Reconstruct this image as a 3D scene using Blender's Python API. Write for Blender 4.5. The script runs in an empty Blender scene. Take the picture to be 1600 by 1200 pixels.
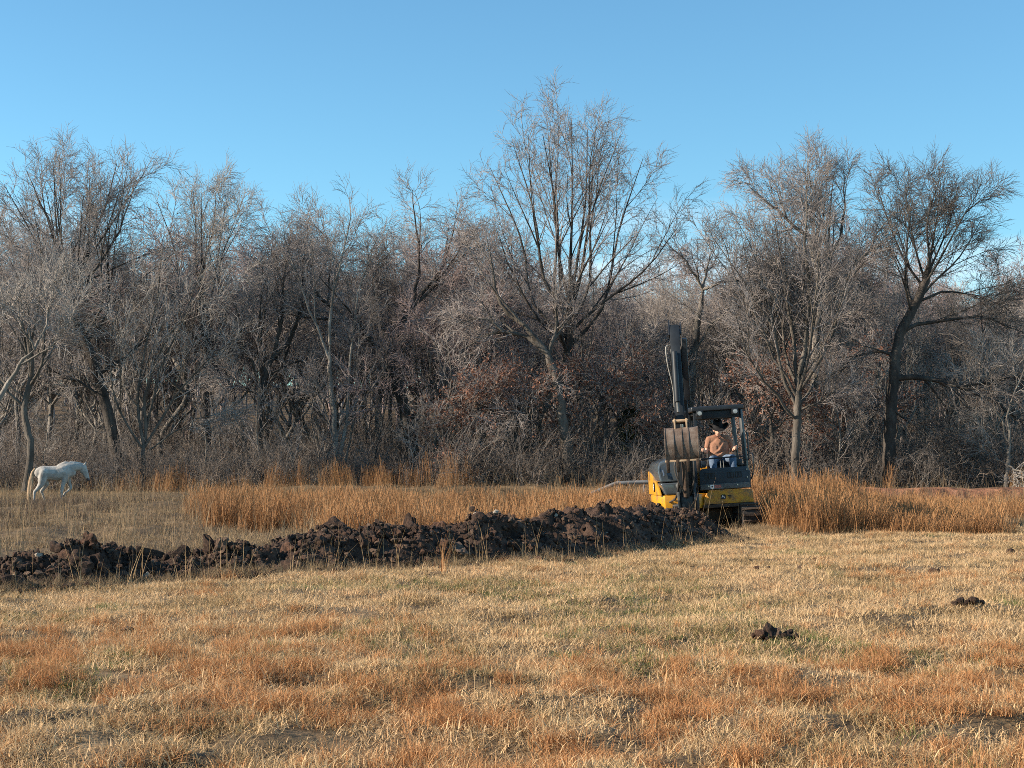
import bpy, bmesh, math, random
import numpy as np
from mathutils import Matrix, Vector, Euler

random.seed(7)
RNG = np.random.default_rng(7)
SC = bpy.context.scene
COL = SC.collection
R = math.radians

# ------------------------------------------------------------------ camera
FPX, EYE, HORIZON = 2400.0, 1.6, 705.0          # focal length in photo pixels, eye height, horizon row
PITCH = math.atan((HORIZON - 600) / FPX)
cam_d = bpy.data.cameras.new("camera")
cam_d.sensor_width = 36.0
cam_d.lens = 36.0 * FPX / 1600.0
cam_d.clip_start, cam_d.clip_end = 0.1, 6000
cam = bpy.data.objects.new("camera", cam_d)
COL.objects.link(cam)
cam.location = (0, 0, EYE)
cam.rotation_euler = (R(90) + PITCH, 0, 0)
SC.camera = cam

# ------------------------------------------------------------------ sky and sun
SUN_EL = R(24)
TO_SUN = Vector((-1.0, -0.20, 0)).normalized() * math.cos(SUN_EL) + Vector((0, 0, math.sin(SUN_EL)))
world = bpy.data.worlds.new("World")
SC.world = world
world.use_nodes = True
wn, wl = world.node_tree.nodes, world.node_tree.links
wn.clear()
w_out = wn.new("ShaderNodeOutputWorld")
w_bg = wn.new("ShaderNodeBackground")
w_sky = wn.new("ShaderNodeTexSky")
w_sky.sky_type = 'NISHITA'
w_sky.sun_disc = False
w_sky.sun_elevation = SUN_EL
w_sky.sun_rotation = -math.atan2(TO_SUN.x, TO_SUN.y)
w_sky.altitude = 100
w_sky.air_density, w_sky.dust_density, w_sky.ozone_density = 1.0, 0.2, 1.6
w_bg.inputs['Strength'].default_value = 0.082
# thin pale cloud streaks low over the horizon, all the way round
w_tc = wn.new("ShaderNodeTexCoord")
w_sep = wn.new("ShaderNodeSeparateXYZ")
w_map = wn.new("ShaderNodeMapping")
w_map.inputs['Scale'].default_value = (2.2, 2.2, 26.0)
w_map.inputs['Location'].default_value = (3.1, 0.4, 0.0)
w_noise = wn.new("ShaderNodeTexNoise")
w_noise.inputs['Scale'].default_value = 1.0
w_noise.inputs['Detail'].default_value = 4
w_r1 = wn.new("ShaderNodeMapRange")
w_r1.inputs[1].default_value, w_r1.inputs[2].default_value = 0.52, 0.68
w_r2 = wn.new("ShaderNodeMapRange")
w_r2.inputs[1].default_value, w_r2.inputs[2].default_value = 0.17, 0.13
w_mul = wn.new("ShaderNodeMath"); w_mul.operation = 'MULTIPLY'
w_mul2 = wn.new("ShaderNodeMath"); w_mul2.operation = 'MULTIPLY'; w_mul2.inputs[1].default_value = 0.45
w_mix = wn.new("ShaderNodeMixRGB"); w_mix.inputs['Color2'].default_value = (6.5, 7.2, 7.8, 1)
w_tint = wn.new("ShaderNodeMixRGB"); w_tint.blend_type = 'MULTIPLY'; w_tint.inputs['Fac'].default_value = 1.0
w_tint.inputs['Color2'].default_value = (0.66, 1.04, 1.15, 1)
wl.new(w_tc.outputs['Generated'], w_sep.inputs[0])
wl.new(w_tc.outputs['Generated'], w_map.inputs[0])
wl.new(w_map.outputs[0], w_noise.inputs['Vector'])
wl.new(w_noise.outputs[0], w_r1.inputs[0])
wl.new(w_sep.outputs['Z'], w_r2.inputs[0])
wl.new(w_r1.outputs[0], w_mul.inputs[0]); wl.new(w_r2.outputs[0], w_mul.inputs[1])
wl.new(w_mul.outputs[0], w_mul2.inputs[0])
wl.new(w_sky.outputs[0], w_tint.inputs['Color1'])
wl.new(w_tint.outputs[0], w_mix.inputs['Color1']); wl.new(w_mul2.outputs[0], w_mix.inputs['Fac'])
wl.new(w_mix.outputs[0], w_bg.inputs['Color'])
wl.new(w_bg.outputs[0], w_out.inputs['Surface'])

sun_d = bpy.data.lights.new("sun", 'SUN')
sun_d.energy = 5.0
sun_d.angle = R(0.5)
sun_d.color = (1.0, 0.87, 0.70)
sun = bpy.data.objects.new("sun", sun_d)
COL.objects.link(sun)
sun.rotation_euler = (-TO_SUN).to_track_quat('-Z', 'Y').to_euler()
sun.location = (-30, 0, 30)

vs = SC.view_settings
vs.view_transform, vs.look, vs.exposure, vs.gamma = 'Standard', 'None', 1.05, 1.0
vs.use_curve_mapping = False
SC.cycles.use_denoising = False
SC.cycles.adaptive_threshold = 0.02
SC.cycles.filter_width = 0.9
SC.cycles.max_bounces = 5
SC.cycles.diffuse_bounces = 2
SC.cycles.glossy_bounces = 2
SC.cycles.transmission_bounces = 3
SC.cycles.transparent_max_bounces = 4

# ------------------------------------------------------------------ helpers
def P(px, py, d):
    """world point seen at photo pixel (px, py) at ground distance d"""
    cx, cy = (px - 800) / FPX, (600 - py) / FPX
    s, c = math.sin(PITCH), math.cos(PITCH)
    y, z = c - cy * s, s + cy * c
    return np.array([cx / y * d, d, EYE + z / y * d])

def hash2(ix, iy, seed):
    n = (ix.astype(np.int64) * 374761393 + iy.astype(np.int64) * 668265263 + seed * 974634777) & 0xFFFFFFFF
    n = ((n ^ (n >> 13)) * 1274126177) & 0xFFFFFFFF
    return ((n ^ (n >> 16)) & 0xFFFF) / 65535.0

def vnoise(x, y, seed=0):
    x, y = np.asarray(x, float), np.asarray(y, float)
    ix, iy = np.floor(x), np.floor(y)
    fx, fy = x - ix, y - iy
    fx, fy = fx * fx * (3 - 2 * fx), fy * fy * (3 - 2 * fy)
    a, b = hash2(ix, iy, seed), hash2(ix + 1, iy, seed)
    c, d = hash2(ix, iy + 1, seed), hash2(ix + 1, iy + 1, seed)
    return (a * (1 - fx) + b * fx) * (1 - fy) + (c * (1 - fx) + d * fx) * fy

def fbm(x, y, seed=0, octv=4):
    t, a, n = 0.0, 0.5, 0.0
    for k in range(octv):
        t = t + a * vnoise(x, y, seed + k * 17)
        n += a
        x, y, a = np.asarray(x) * 2.03 + 5.1, np.asarray(y) * 2.03 + 1.7, a * 0.5
    return t / n

def sstep(a, b, x):
    t = np.clip((np.asarray(x, float) - a) / (b - a), 0, 1)
    return t * t * (3 - 2 * t)

def link(o, parent=None):
    COL.objects.link(o)
    if parent is not None:
        o.parent = parent
    return o

def mesh_np(name, V, faces, mat, smooth=True, attr=None):
    """faces: list of int arrays (n,3) or (n,4)"""
    me = bpy.data.meshes.new(name)
    V = np.asarray(V, np.float32)
    faces = [np.asarray(f, np.int32) for f in faces if len(f)]
    me.vertices.add(len(V)); me.vertices.foreach_set('co', V.ravel())
    loops = np.concatenate([f.ravel() for f in faces])
    tot = np.concatenate([np.full(len(f), f.shape[1], np.int32) for f in faces])
    start = np.concatenate([[0], np.cumsum(tot)[:-1]]).astype(np.int32)
    me.loops.add(len(loops)); me.loops.foreach_set('vertex_index', loops)
    me.polygons.add(len(tot))
    me.polygons.foreach_set('loop_start', start)
    try: me.polygons.foreach_set('loop_total', tot)
    except Exception: pass
    me.polygons.foreach_set('use_smooth', np.full(len(tot), smooth))
    if attr:
        for k, v in attr.items():
            a = me.attributes.new(k, 'FLOAT', 'POINT')
            a.data.foreach_set('value', np.asarray(v, np.float32))
    me.materials.append(mat)
    me.update(calc_edges=True)
    return me

def ob(name, me, parent=None, loc=None):
    o = bpy.data.objects.new(name, me)
    if loc is not None: o.location = loc
    return link(o, parent)

def tag(o, label=None, cat=None, group=None, kind=None):
    if label: o['label'] = label
    if cat: o['category'] = cat
    if group: o['group'] = group
    if kind: o['kind'] = kind
    return o

def empty(name, loc=(0, 0, 0), rot=(0, 0, 0), parent=None):
    o = bpy.data.objects.new(name, None)
    o.empty_display_size = 0.2
    o.location = loc; o.rotation_euler = rot
    return link(o, parent)

# ------------------------------------------------------------------ materials
def new_mat(name):
    m = bpy.data.materials.new(name); m.use_nodes = True
    nt = m.node_tree
    return m, nt.nodes, nt.links, nt.nodes['Principled BSDF']

def noise_mat(name, stops, scale=4.0, rough=0.8, metal=0.0, bump=0.0, bscale=None, detail=6, coord='Object', spec=0.3, coat=0.0, stretch=(1, 1, 1)):
    m, n, l, b = new_mat(name)
    tc = n.new('ShaderNodeTexCoord'); mp = n.new('ShaderNodeMapping'); mp.inputs['Scale'].default_value = stretch
    l.new(tc.outputs[coord], mp.inputs[0])
    nz = n.new('ShaderNodeTexNoise'); nz.inputs['Scale'].default_value = scale; nz.inputs['Detail'].default_value = detail
    nz.inputs['Roughness'].default_value = 0.62
    l.new(mp.outputs[0], nz.inputs['Vector'])
    r = n.new('ShaderNodeValToRGB')
    el = r.color_ramp.elements
    while len(el) < len(stops): el.new(0.5)
    for e, (p, c) in zip(el, stops):
        e.position = p; e.color = (*c, 1)
    l.new(nz.outputs[0], r.inputs[0]); l.new(r.outputs[0], b.inputs['Base Color'])
    b.inputs['Roughness'].default_value = rough; b.inputs['Metallic'].default_value = metal
    b.inputs['Specular IOR Level'].default_value = spec
    b.inputs['Coat Weight'].default_value = coat
    if bump:
        n2 = n.new('ShaderNodeTexNoise'); n2.inputs['Scale'].default_value = bscale or scale * 3; n2.inputs['Detail'].default_value = 6
        l.new(mp.outputs[0], n2.inputs['Vector'])
        bp = n.new('ShaderNodeBump'); bp.inputs['Strength'].default_value = 1.0; bp.inputs['Distance'].default_value = bump
        l.new(n2.outputs[0], bp.inputs['Height']); l.new(bp.outputs[0], b.inputs['Normal'])
    return m

def grass_mat(name, cols, patch_scale=0.35, transl=0.25, patch_w=0.55, rough=0.75):
    """cols: 4 colours; patch noise in the field chooses the range, the blade's own tint shifts it"""
    m, n, l, b = new_mat(name)
    geo = n.new('ShaderNodeNewGeometry')
    nz = n.new('ShaderNodeTexNoise'); nz.inputs['Scale'].default_value = patch_scale; nz.inputs['Detail'].default_value = 3
    l.new(geo.outputs['Position'], nz.inputs['Vector'])
    at = n.new('ShaderNodeAttribute'); at.attribute_name = 'tint'
    mr = n.new('ShaderNodeMapRange'); mr.inputs[1].default_value, mr.inputs[2].default_value = 0.3, 0.7
    l.new(nz.outputs[0], mr.inputs[0])
    mx = n.new('ShaderNodeMath'); mx.operation = 'MULTIPLY'; mx.inputs[1].default_value = patch_w
    l.new(mr.outputs[0], mx.inputs[0])
    m2 = n.new('ShaderNodeMath'); m2.operation = 'MULTIPLY_ADD'; m2.inputs[1].default_value = 1 - patch_w
    l.new(at.outputs['Fac'], m2.inputs[0]); l.new(mx.outputs[0], m2.inputs[2])
    r = n.new('ShaderNodeValToRGB'); el = r.color_ramp.elements
    while len(el) < len(cols): el.new(0.5)
    for k, (e, c) in enumerate(zip(el, cols)):
        e.position = k / (len(cols) - 1); e.color = (*c, 1)
    l.new(m2.outputs[0], r.inputs[0])
    l.new(r.outputs[0], b.inputs['Base Color'])
    b.inputs['Roughness'].default_value = rough
    b.inputs['Specular IOR Level'].default_value = 0.25
    tr = n.new('ShaderNodeBsdfTranslucent'); l.new(r.outputs[0], tr.inputs['Color'])
    ms = n.new('ShaderNodeMixShader'); ms.inputs[0].default_value = transl
    l.new(b.outputs[0], ms.inputs[1]); l.new(tr.outputs[0], ms.inputs[2])
    l.new(ms.outputs[0], n['Material Output'].inputs['Surface'])
    return m

M = {}
M['lawn'] = grass_mat('straw_grass', [(0.13, 0.115, 0.05), (0.36, 0.24, 0.115), (0.54, 0.365, 0.195), (0.69, 0.485, 0.275), (0.42, 0.205, 0.09)], 0.8, patch_w=0.5)
M['orange'] = grass_mat('orange_grass', [(0.16, 0.085, 0.04), (0.40, 0.185, 0.075), (0.50, 0.245, 0.10), (0.62, 0.42, 0.22)], 0.8, patch_w=0.3)
M['sedge'] = grass_mat('broom_sedge', [(0.10, 0.055, 0.03), (0.27, 0.138, 0.06), (0.38, 0.192, 0.08), (0.50, 0.30, 0.145)], 0.45, patch_w=0.4)
M['weed'] = grass_mat('dead_weeds', [(0.10, 0.07, 0.045), (0.20, 0.14, 0.085), (0.30, 0.21, 0.12), (0.42, 0.30, 0.16)], 0.3, patch_w=0.4)
M['forb'] = grass_mat('dead_forb_stems', [(0.05, 0.036, 0.028), (0.10, 0.072, 0.052), (0.15, 0.108, 0.076), (0.26, 0.18, 0.11)], 0.5, patch_w=0.3)
M['green'] = grass_mat('green_grass', [(0.07, 0.10, 0.025), (0.12, 0.15, 0.04), (0.18, 0.19, 0.06), (0.34, 0.29, 0.12)], 0.8, patch_w=0.3)
M['ground'] = noise_mat('field_soil', [(0.25, (0.045, 0.03, 0.018)), (0.5, (0.11, 0.072, 0.038)), (0.7, (0.24, 0.16, 0.085))], 1.6, 0.95, bump=0.03, bscale=14, coord='Object')
M['clay'] = noise_mat('red_clay', [(0.34, (0.06, 0.032, 0.022)), (0.5, (0.22, 0.095, 0.052)), (0.66, (0.40, 0.19, 0.11))], 2.2, 0.95, bump=0.05, bscale=9)
M['dirt'] = noise_mat('turned_dirt', [(0.3, (0.018, 0.011, 0.008)), (0.5, (0.045, 0.026, 0.018)), (0.72, (0.10, 0.056, 0.036))], 3.2, 0.95, bump=0.04, bscale=22)
M['clod'] = noise_mat('dirt_clods', [(0.3, (0.022, 0.014, 0.010)), (0.52, (0.052, 0.030, 0.021)), (0.72, (0.12, 0.068, 0.045))], 2.5, 0.95, bump=0.02, bscale=30)
M['clod_red'] = noise_mat('red_clods', [(0.3, (0.04, 0.021, 0.014)), (0.52, (0.10, 0.052, 0.033)), (0.72, (0.20, 0.11, 0.07))], 2.5, 0.95, bump=0.02, bscale=30)
M['clod_dry'] = noise_mat('dry_clods', [(0.3, (0.08, 0.05, 0.034)), (0.52, (0.15, 0.096, 0.066)), (0.72, (0.24, 0.165, 0.118))], 2.5, 0.95, bump=0.02, bscale=30)
M['stone'] = noise_mat('pale_stone', [(0.3, (0.2, 0.16, 0.12)), (0.6, (0.36, 0.30, 0.24))], 6, 0.9, bump=0.01)

def bark(name, c0, c1, c2):
    return noise_mat(name, [(0.32, c0), (0.5, c1), (0.68, c2)], 3.0, 0.92, bump=0.02, bscale=20, stretch=(1, 1, 0.35), spec=0.15)
M['bark_dark'] = bark('bark_dark', (0.030, 0.025, 0.022), (0.058, 0.049, 0.043), (0.10, 0.087, 0.075))
M['bark_grey'] = bark('bark_grey', (0.05, 0.043, 0.036), (0.095, 0.082, 0.07), (0.16, 0.14, 0.12))
M['bark_pale'] = bark('bark_pale', (0.08, 0.07, 0.06), (0.17, 0.15, 0.13), (0.30, 0.27, 0.235))
M['bark_wood'] = bark('bark_wood', (0.09, 0.078, 0.066), (0.15, 0.131, 0.113), (0.23, 0.203, 0.176))
M['twig_grey'] = bark('twig_grey', (0.16, 0.136, 0.127), (0.265, 0.23, 0.215), (0.365, 0.325, 0.305))
M['twig_pale'] = bark('twig_pale', (0.21, 0.183, 0.166), (0.32, 0.285, 0.258), (0.42, 0.377, 0.342))
M['twig_dark'] = bark('twig_dark', (0.09, 0.077, 0.069), (0.15, 0.13, 0.118), (0.215, 0.19, 0.172))
M['twig_red'] = bark('twig_red', (0.19, 0.14, 0.13), (0.29, 0.22, 0.206), (0.38, 0.30, 0.28))
M['brush'] = bark('brush_stems', (0.12, 0.094, 0.077), (0.20, 0.16, 0.132), (0.28, 0.232, 0.194))
M['leaf'] = grass_mat('dead_oak_leaves', [(0.095, 0.043, 0.030), (0.18, 0.083, 0.054), (0.25, 0.122, 0.082), (0.40, 0.22, 0.15)], 0.6, patch_w=0.25)
M['cedar'] = grass_mat('cedar_foliage', [(0.012, 0.018, 0.009), (0.022, 0.032, 0.014), (0.035, 0.046, 0.02), (0.06, 0.065, 0.03)], 1.0, patch_w=0.2, transl=0.1)

# ------------------------------------------------------------------ terrain
def height(x, y):
    x, y = np.asarray(x, float), np.asarray(y, float)
    z = 0.10 * (fbm(x * 0.10, y * 0.10, 3, 3) - 0.5) * sstep(10, 24, y)
    near = 1 - sstep(34, 60, y)
    z = z + near * 0.19 * (fbm(x * 1.1, y * 1.1, 11, 3) - 0.5)
    tufty = sstep(15, 9, y)
    z = z + tufty * 0.20 * (fbm(x * 2.1, y * 2.1, 5, 2) - 0.5)
    # hump the horse stands on
    z = z + 0.32 * np.exp(-(((x + 9.6) / 2.6) ** 2) - (((y - 40.5) / 3.0) ** 2)) - 0.03 * np.exp(-(((x + 15.0) / 4.0) ** 2) - (((y - 48) / 4.5) ** 2)) - 0.06 * np.exp(-(((x + 12) / 6) ** 2) - (((y - 36) / 4) ** 2))
    # rough uneven ground left of the tall grass
    z = z + 0.55 * (fbm(x * 0.42 + 2, y * 0.22, 97, 3) - 0.5) * sstep(-4.5, -7, x) * sstep(26, 31, y) * (1 - sstep(44, 50, y))
    # shallow pond basin with a cut bank on its far side
    edge = 57.6 + 1.2 * (fbm(x * 0.12, x * 0 + 3.3, 21, 3) - 0.5) * 2
    basin = sstep(47, 54, y) * (1 - sstep(edge, edge + 0.45, y)) * sstep(-13, -9, x)
    z = z - 0.55 * basin
    lip = np.exp(-((y - edge - 1.2) / 1.3) ** 2) * sstep(-14, -9, x)
    z = z + (0.22 + 0.26 * (fbm(x * 0.9, y * 0.9, 91, 3) - 0.5)) * lip
    # ground rising to a wooded hill
    z = z + 0.052 * np.clip(y - 82, 0, 170) * sstep(82, 110, y) + 5.0 * sstep(170, 330, y)
    z = z + sstep(90, 200, y) * 4.0 * (fbm(x * 0.012 + 4, y * 0.012, 31, 3) - 0.4)
    return z

def hz(x, y):
    return float(height(np.array([x]), np.array([y]))[0])

def lines(segs):
    out = []
    for a, b, s in segs:
        out += list(np.arange(a, b, s))
    return out
xs = np.array(sorted(set(np.round(lines([(-12.5, 12.5, 0.2), (12.5, 44, 1.0), (44, 130, 5)]) + [-v for v in lines([(12.5, 44, 1.0), (44, 130, 5)])] + [s * v for s in (-1, 1) for v in (130, 180, 260, 400, 700, 1200, 2000)], 3))))
ys = np.array(lines([(-60, 0, 10), (0, 6, 1.0), (6, 20, 0.16), (20, 34, 0.25), (34, 56, 0.5), (56, 60, 0.12), (60, 84, 0.8), (84, 140, 3), (140, 360, 10)]) + [360, 450, 600, 900, 1400, 2200, 3200])
GX, GY = np.meshgrid(xs, ys)
GV = np.stack([GX.ravel(), GY.ravel(), height(GX.ravel(), GY.ravel())], 1)
nx, ny = len(xs), len(ys)
idx = np.arange(nx * ny).reshape(ny, nx)
GF = np.stack([idx[:-1, :-1].ravel(), idx[:-1, 1:].ravel(), idx[1:, 1:].ravel(), idx[1:, :-1].ravel()], 1)
g_me = mesh_np('ground', GV, [GF], M['ground'])
g_me.materials.append(M['clay'])
fc = GV[GF].mean(1)
edge_y = 57.6 + 2.4 * (fbm(fc[:, 0] * 0.12, fc[:, 0] * 0 + 3.3, 21, 3) - 0.5)
clay = (fc[:, 0] > 9.5) & (np.abs(fc[:, 1] - edge_y - 0.3) < 0.9)
g_me.polygons.foreach_set('material_index', clay.astype(np.int32))
ground = ob('ground', g_me)
tag(ground, 'mown winter field of straw coloured soil running to a wooded rise', 'field', kind='structure')

# ------------------------------------------------------------------ body building by swept spheres + voxel remesh
_s = bmesh.new(); bmesh.ops.create_icosphere(_s, subdivisions=2, radius=1.0)
_sv = np.array([v.co[:] for v in _s.verts]); _sf = np.array([[v.index for v in f.verts] for f in _s.faces]); _s.free()
def blob(name, chains, voxel, mat, parent=None, smooth_it=4, loc=None):
    """chains of (x, y, z, r) joints, swept with spheres and fused into one surface"""
    Vs, Fs, k = [], [], 0
    for ch in chains:
        sc = (1, 1, 1)
        if isinstance(ch, tuple): ch, sc = ch
        pts = [np.array(ch[0], float)]
        for a, b in zip(ch[:-1], ch[1:]):
            a, b = np.array(a, float), np.array(b, float)
            L = np.linalg.norm(b[:3] - a[:3]); n = max(1, int(math.ceil(L / (0.3 * max(min(a[3], b[3]), voxel)))))
            pts += [a + (b - a) * t for t in np.linspace(0, 1, n + 1)[1:]]
        for p in pts:
            Vs.append(_sv * (p[3] * np.array(sc)) + p[:3]); Fs.append(_sf + k); k += len(_sv)
    me = mesh_np(name, np.concatenate(Vs), [np.concatenate(Fs)], mat)
    t = bpy.data.objects.new(name + '_tmp', me); COL.objects.link(t)
    rm = t.modifiers.new('r', 'REMESH'); rm.mode = 'VOXEL'; rm.voxel_size = voxel; rm.use_smooth_shade = True
    sm = t.modifiers.new('s', 'SMOOTH'); sm.factor = 0.5; sm.iterations = smooth_it
    dg = bpy.context.evaluated_depsgraph_get()
    m2 = bpy.data.meshes.new_from_object(t.evaluated_get(dg))
    bpy.data.objects.remove(t); bpy.data.meshes.remove(me)
    m2.name = name
    m2.materials.clear(); m2.materials.append(mat)
    m2.polygons.foreach_set('use_smooth', np.ones(len(m2.polygons), bool))
    return ob(name, m2, parent, loc)

# ------------------------------------------------------------------ solid modelling helper for the machine
class MB:
    def __init__(s): s.bm = bmesh.new()
    def box(s, c, size, rot=None):
        m = Matrix.Translation(c) @ (Euler(rot).to_matrix().to_4x4() if rot else Matrix()) @ Matrix.Diagonal((*size, 1))
        bmesh.ops.create_cube(s.bm, size=1.0, matrix=m); return s
    def prism(s, poly, a, b, plane='yz'):
        """poly in the named plane, extruded along the remaining axis from a to b"""
        f = {'yz': lambda u, v, w: (w, u, v), 'xz': lambda u, v, w: (u, w, v), 'xy': lambda u, v, w: (u, v, w)}[plane]
        A = [s.bm.verts.new(f(u, v, a)) for u, v in poly]; Bv = [s.bm.verts.new(f(u, v, b)) for u, v in poly]
        s.bm.faces.new(A); s.bm.faces.new(list(reversed(Bv)))
        n = len(poly)
        for i in range(n): s.bm.faces.new((A[i], Bv[i], Bv[(i + 1) % n], A[(i + 1) % n]))
        return s
    def cyl(s, p, q, r, r2=None, n=14):
        p, q = Vector(p), Vector(q); d = q - p
        m = Matrix.Translation((p + q) / 2) @ d.to_track_quat('Z', 'Y').to_matrix().to_4x4()
        bmesh.ops.create_cone(s.bm, cap_ends=True, segments=n, radius1=r, radius2=r if r2 is None else r2, depth=d.length, matrix=m); return s
    def tube(s, pts, r, n=8):
        pts = [Vector(p) for p in pts]
        rings = []
        for i, p in enumerate(pts):
            t = (pts[min(i + 1, len(pts) - 1)] - pts[max(i - 1, 0)]).normalized()
            u = t.cross(Vector((0.31, 0.9, 0.17))).normalized(); v = t.cross(u)
            rings.append([s.bm.verts.new(p + (u * math.cos(2 * math.pi * k / n) + v * math.sin(2 * math.pi * k / n)) * r) for k in range(n)])
        for A, Bv in zip(rings[:-1], rings[1:]):
            for k in range(n): s.bm.faces.new((A[k], A[(k + 1) % n], Bv[(k + 1) % n], Bv[k]))
        s.bm.faces.new(rings[0]); s.bm.faces.new(rings[-1]); return s
    def xform(s, f):
        for v in s.bm.verts: v.co = f(v.co)
        return s
    def build(s, name, mat, parent=None, bevel=0.0, segs=2, smooth=True, loc=None):
        bmesh.ops.recalc_face_normals(s.bm, faces=s.bm.faces)
        if bevel:
            ed = [e for e in s.bm.edges if len(e.link_faces) == 2 and e.calc_face_angle(0) > R(25)]
            bmesh.ops.bevel(s.bm, geom=ed, offset=bevel, segments=segs, profile=0.6, affect='EDGES', clamp_overlap=True)
        me = bpy.data.meshes.new(name); s.bm.to_mesh(me); s.bm.free()
        me.materials.append(mat)
        if smooth:
            me.polygons.foreach_set('use_smooth', np.ones(len(me.polygons), bool))
            try: me.set_sharp_from_angle(angle=R(35))
            except Exception: pass
        return ob(name, me, parent, loc)

def bez(pts, n=14):
    """smooth Catmull-Rom curve through points"""
    p = [np.array(q, float) for q in pts]; p = [2 * p[0] - p[1]] + p + [2 * p[-1] - p[-2]]
    out = []
    for i in range(1, len(p) - 2):
        for t in np.linspace(0, 1, n, endpoint=False):
            a, b, c, d = p[i - 1:i + 3]
            out.append(0.5 * ((2 * b) + (-a + c) * t + (2 * a - 5 * b + 4 * c - d) * t * t + (-a + 3 * b - 3 * c + d) * t ** 3))
    out.append(p[-2]); return out

def thick(path):
    """closed outline around a centre line of (u, v, half thickness)"""
    L, Rr = [], []
    for i, (u, v, h) in enumerate(path):
        a, b = path[max(i - 1, 0)], path[min(i + 1, len(path) - 1)]
        d = Vector((b[0] - a[0], b[1] - a[1])).normalized(); n = Vector((-d.y, d.x))
        L.append((u + n.x * h, v + n.y * h)); Rr.append((u - n.x * h, v - n.y * h))
    return L + Rr[::-1]

# ================================================================== EXCAVATOR
M['yellow'] = noise_mat('yellow_paint', [(0.34, (0.22, 0.125, 0.05)), (0.46, (0.52, 0.24, 0.014)), (0.6, (0.60, 0.27, 0.010))], 3.5, 0.42, coat=0.3, spec=0.5)
M['yellow_dusty'] = noise_mat('dusty_yellow_paint', [(0.35, (0.26, 0.14, 0.06)), (0.55, (0.54, 0.25, 0.03)), (0.75, (0.62, 0.29, 0.02))], 5.0, 0.6)
M['hood'] = noise_mat('grey_hood', [(0.3, (0.045, 0.055, 0.062)), (0.7, (0.075, 0.088, 0.098))], 2.0, 0.22, coat=0.6, spec=0.5)
M['black'] = noise_mat('black_paint', [(0.3, (0.010, 0.012, 0.016)), (0.7, (0.022, 0.026, 0.033))], 5.0, 0.42, spec=0.5)
M['boom'] = noise_mat('boom_paint', [(0.3, (0.007, 0.010, 0.014)), (0.7, (0.018, 0.023, 0.029))], 4.0, 0.55, spec=0.35)
M['panel'] = noise_mat('slate_panel', [(0.3, (0.018, 0.026, 0.036)), (0.7, (0.035, 0.047, 0.06))], 4.0, 0.5)
M['casting'] = noise_mat('grey_casting', [(0.3, (0.05, 0.05, 0.048)), (0.7, (0.14, 0.14, 0.135))], 5.0, 0.6)
M['rod'] = noise_mat('chrome_rod', [(0.3, (0.35, 0.36, 0.36)), (0.7, (0.55, 0.56, 0.56))], 6.0, 0.25, metal=0.9)
M['bucket'] = noise_mat('worn_bucket_steel', [(0.28, (0.06, 0.038, 0.026)), (0.5, (0.15, 0.108, 0.083)), (0.72, (0.25, 0.205, 0.17))], 5.0, 0.55, metal=0.15, bump=0.004, bscale=40)
M['tan_steel'] = noise_mat('scuffed_tan_steel', [(0.3, (0.30, 0.19, 0.11)), (0.7, (0.52, 0.38, 0.25))], 8.0, 0.6)
M['muddy'] = noise_mat('muddy_steel', [(0.3, (0.035, 0.024, 0.018)), (0.6, (0.09, 0.06, 0.042)), (0.8, (0.16, 0.11, 0.08))], 6.0, 0.9, bump=0.01)
M['rubber'] = noise_mat('track_rubber', [(0.3, (0.018, 0.016, 0.015)), (0.6, (0.04, 0.034, 0.03)), (0.8, (0.11, 0.08, 0.06))], 7.0, 0.85, bump=0.006)
M['hose'] = noise_mat('black_hose', [(0.3, (0.02, 0.02, 0.02)), (0.7, (0.07, 0.055, 0.045))], 9.0, 0.6)
M['hose_pale'] = noise_mat('pale_hose', [(0.3, (0.25, 0.24, 0.22)), (0.7, (0.42, 0.40, 0.37))], 9.0, 0.5)
M['white'] = noise_mat('white_decal', [(0.3, (0.72, 0.72, 0.70)), (0.7, (0.82, 0.82, 0.80))], 9.0, 0.5)
M['red'] = noise_mat('red_decal', [(0.3, (0.30, 0.09, 0.07)), (0.7, (0.42, 0.15, 0.12))], 9.0, 0.5)
M['decal_black'] = noise_mat('black_decal', [(0.3, (0.01, 0.01, 0.011)), (0.7, (0.016, 0.016, 0.017))], 9.0, 0.4)
M['lens'] = noise_mat('lamp_lens', [(0.3, (0.20, 0.22, 0.24)), (0.7, (0.42, 0.44, 0.45))], 20.0, 0.12, spec=0.6)
M['vinyl'] = noise_mat('seat_vinyl', [(0.3, (0.010, 0.010, 0.011)), (0.7, (0.02, 0.02, 0.022))], 9.0, 0.6)

EXD = 32.4
exp_ = P(1095, 830, EXD)
EX_LOC = Vector((exp_[0], EXD, hz(exp_[0], EXD) - 0.03))
EX_ROT = Euler((0, R(-3.6), R(-1.0)))
ex = empty('excavator', EX_LOC, EX_ROT)
tag(ex, 'yellow and black compact excavator with raised boom and open canopy beside the dirt pile', 'excavator')

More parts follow.
